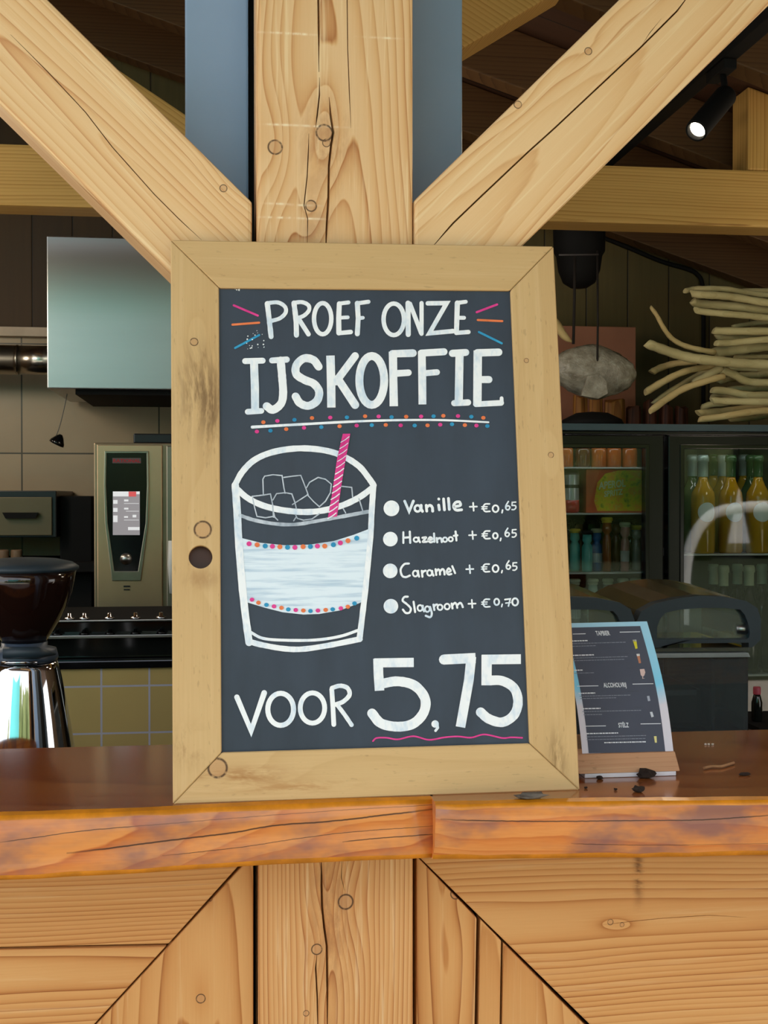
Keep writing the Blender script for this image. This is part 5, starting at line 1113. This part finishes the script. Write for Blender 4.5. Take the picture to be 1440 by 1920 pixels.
lgw = wood('log_amber', U=(1, 0, 0), V=(0, 0, 1), W=(0, 1, 0), w0=.1, freq=70, seed=71, pale=0, stops=[(0, rgb(176, 122, 60)), (.5, rgb(140, 86, 40)), (1, rgb(70, 38, 20))], contrast=1.2)
lgd = wood('log_brown', U=(1, 0, 0), V=(0, 0, 1), W=(0, 1, 0), w0=.1, freq=70, seed=72, pale=0, stops=[(0, rgb(110, 64, 44)), (.5, rgb(84, 46, 32)), (1, rgb(46, 26, 18))], contrast=1.2)
for i, (xa, xb, yt_, mm, lb) in enumerate(((1072, 1102, 744, lgw, 'amber wood block on the fridge, below the tail of the glass fish'), (1103, 1130, 748, lgw, 'amber wood block on the fridge, below the middle of the glass fish'), (1132, 1172, 752, lgw, 'widest amber wood block on the fridge, right under the glass fish'), (1174, 1203, 764, lgd, 'low dark wood block right of the amber ones'), (1206, 1232, 752, lgd, 'tallest dark wood block, under the splayed branches'), (1235, 1262, 760, lgd, 'middle dark wood block under the splayed branches'), (1264, 1290, 764, lgd, 'rightmost dark wood block under the splayed branches'))):
    a, b = P(xa, 780, YV), P(xb, 780, YV); zt_2 = P(xa, yt_, YV).z; m = MB(); r = (b.x-a.x)/2; cx = (a.x+b.x)/2
    prof = [(cx+r*(.93+.12*sin(k*2.1+i))*cos(2*pi*k/11), YV+r*(.9+.12*cos(k*1.7+i))*sin(2*pi*k/11)) for k in range(11)]
    m.hexa([(x, y, zf+.0005) for x, y in prof], [(x*.97+cx*.03, y, zt_2+.008*sin(k*1.3+i)) for k, (x, y) in enumerate(prof)])
    tag(m.build('wood_block', mm, bevel=.003), lb, 'wood block', 'wood blocks on the fridge')
m = MB(); m.lathe([(0, .045), (.05, .04), (.09, .02), (.1, .0005)][::-1], (P(1110, 785, FY+.14).x, FY+.14, zf), 30, closed=True)
tag(m.build('black_bowl', M['black_matt']), 'low black upturned bowl on the front of the fridge', 'bowl')
# cable along the gable
cY_ = YB-.012; m = MB(); m.tube([P(x, y, cY_) for x, y in spline([(1125, 443), (1180, 465), (1240, 490), (1290, 505), (1308, 515), (1317, 535), (1319, 600), (1319, 680), (1319, 760)], 4)], .008, 8)
tag(m.build('wall_cable', M['black_matt']), 'black cable running under the roof edge and down the gable wall', 'cable')
# track light
zr = 2.36
def RP(px, py): return PZ(px, py, zr)
ra1 = RP(1400, 82); rxx = ra1.x
t = thing('track_rail', (rxx, 1.5, zr), 'black lighting track under the roof at the upper right', 'lighting track')
MB().box(rxx-.018, rxx+.018, .7, 2.62, zr, zr+.03).build('rail', M['black_matt'], t, bevel=.002)
for y in (1.155, 1.72): MB().box(rxx-.005, rxx+.005, y-.005, y+.005, zr+.0302, roofz(rxx)+(.0 if True else 0)-.003).build('hanger', M['black_matt'], t)
sp = RP(1352, 124); t = thing('track_spotlight', (sp.x, sp.y, zr), 'black cylindrical spotlight with lit lens on the track, upper right', 'spotlight')
ys = sp.y; a = P(1362, 178, ys-.02); b = P(1305, 246, ys-.09); ax = (b-a).normalized(); rk = 21*(a-CAM).dot(FW)/F
MB().box(sp.x-.014, sp.x+.014, ys-.05, ys+.05, zr-.022, zr-.0005).build('adapter', M['black_matt'], t, bevel=.002)
m = MB(); m.tube([(sp.x, ys-.01, zr-.021), (sp.x+.002, ys-.015, zr-.05), tuple(a+ax*.02)], .007, 10); m.build('arm', M['black_matt'], t)
m = MB(); Lh = (b-a).length; m.lathe([(rk*.9, -.0), (rk, .006), (rk, Lh-.004), (rk*.97, Lh), (rk*.80, Lh), (rk*.78, Lh-.012), (0, Lh-.0125)], a, 28, axis=tuple(ax), closed=True); hd = m.build('head', M['black_matt'], t); hd['org'] = t['org']
lens = N('lamp_lens').bsdf(rgb(255, 240, 210), .3, emit=(1, .88, .66, 1), estr=14)
m = MB(); m.lathe([(rk*.74, Lh-.0115), (rk*.4, Lh-.009), (0, Lh-.008)], a, 24, axis=tuple(ax), closed=False); m.build('lens', lens, hd)
def spot(nm, loc, dirv, e, ang, col=(1, .82, .58), r=.03):
    l = bpy.data.lights.new(nm, 'SPOT'); l.energy = e; l.spot_size = ang; l.spot_blend = .6; l.color = col; l.shadow_soft_size = r
    o = bpy.data.objects.new(nm, l); COL.objects.link(o); o.location = loc; o.rotation_euler = Vector(dirv).to_track_quat('-Z', 'Y').to_euler()
spot('spot_beam', b+ax*.01, ax, 6, R(70))
# unseen warm fill lights, added under the roof to brighten the interior
for i, (x, y, z, e) in enumerate(((-1.1, 1.35, 2.05, 6), (-1.6, 1.9, 2.0, 4.5), (1.75, 1.2, 2.0, 2.), (.35, 1.75, 2.05, 2))):
    l = bpy.data.lights.new('interior_fill', 'POINT'); l.energy = e; l.color = (1, .86, .66); l.shadow_soft_size = .12
    o = bpy.data.objects.new('interior_fill', l); COL.objects.link(o); o.location = (x, y, z)
# white arch by the pool, met only as a reflection in the fridge glass
m = MB(); A_ = [P(1284, 1085, 8.0), P(1300, 1010, 8.0), P(1335, 965, 8.0), P(1390, 952, 8.0), P(1450, 950, 8.0), P(1520, 962, 8.0), P(1580, 1000, 8.0), P(1600, 1080, 8.0)]
A_ = [Vector((q.x, 2*(FY+.019)-q.y, q.z)) for q in A_]; A_ = [Vector((A_[0].x-.02, A_[0].y, .0))]+A_+[Vector((A_[-1].x+.02, A_[-1].y, .0))]
m.tube([Vector(q) for q in spline([tuple(v) for v in A_], 6)], .045, 12); tag(m.build('garden_arch', M['white']), 'white curved arch on the terrace, seen mirrored in the right fridge door', 'arch')

sl_m = plain('reflector_turquoise', rgb(84, 168, 168), .8, var=.04)  # unseen turquoise sheet outdoors, added for the teal reflection in the hood
m = MB(); rows = []
for i in range(9):
    u = i/8; rows.append([m.bm.verts.new((-5.5+u*4.3, -9.5-.8*sin(pi*u), zz_-.35*sin(pi*u))) for zz_ in (2.4, 5.2)])
for a, b in zip(rows, rows[1:]): m.bm.faces.new((a[0], b[0], b[1], a[1]))
sm2 = m.build('teal_reflector', sl_m); md = sm2.modifiers.new('thick', 'SOLIDIFY'); md.thickness = .01
tag(sm2, 'unseen turquoise sheet, added to give the hood its teal reflection', 'sun sail')
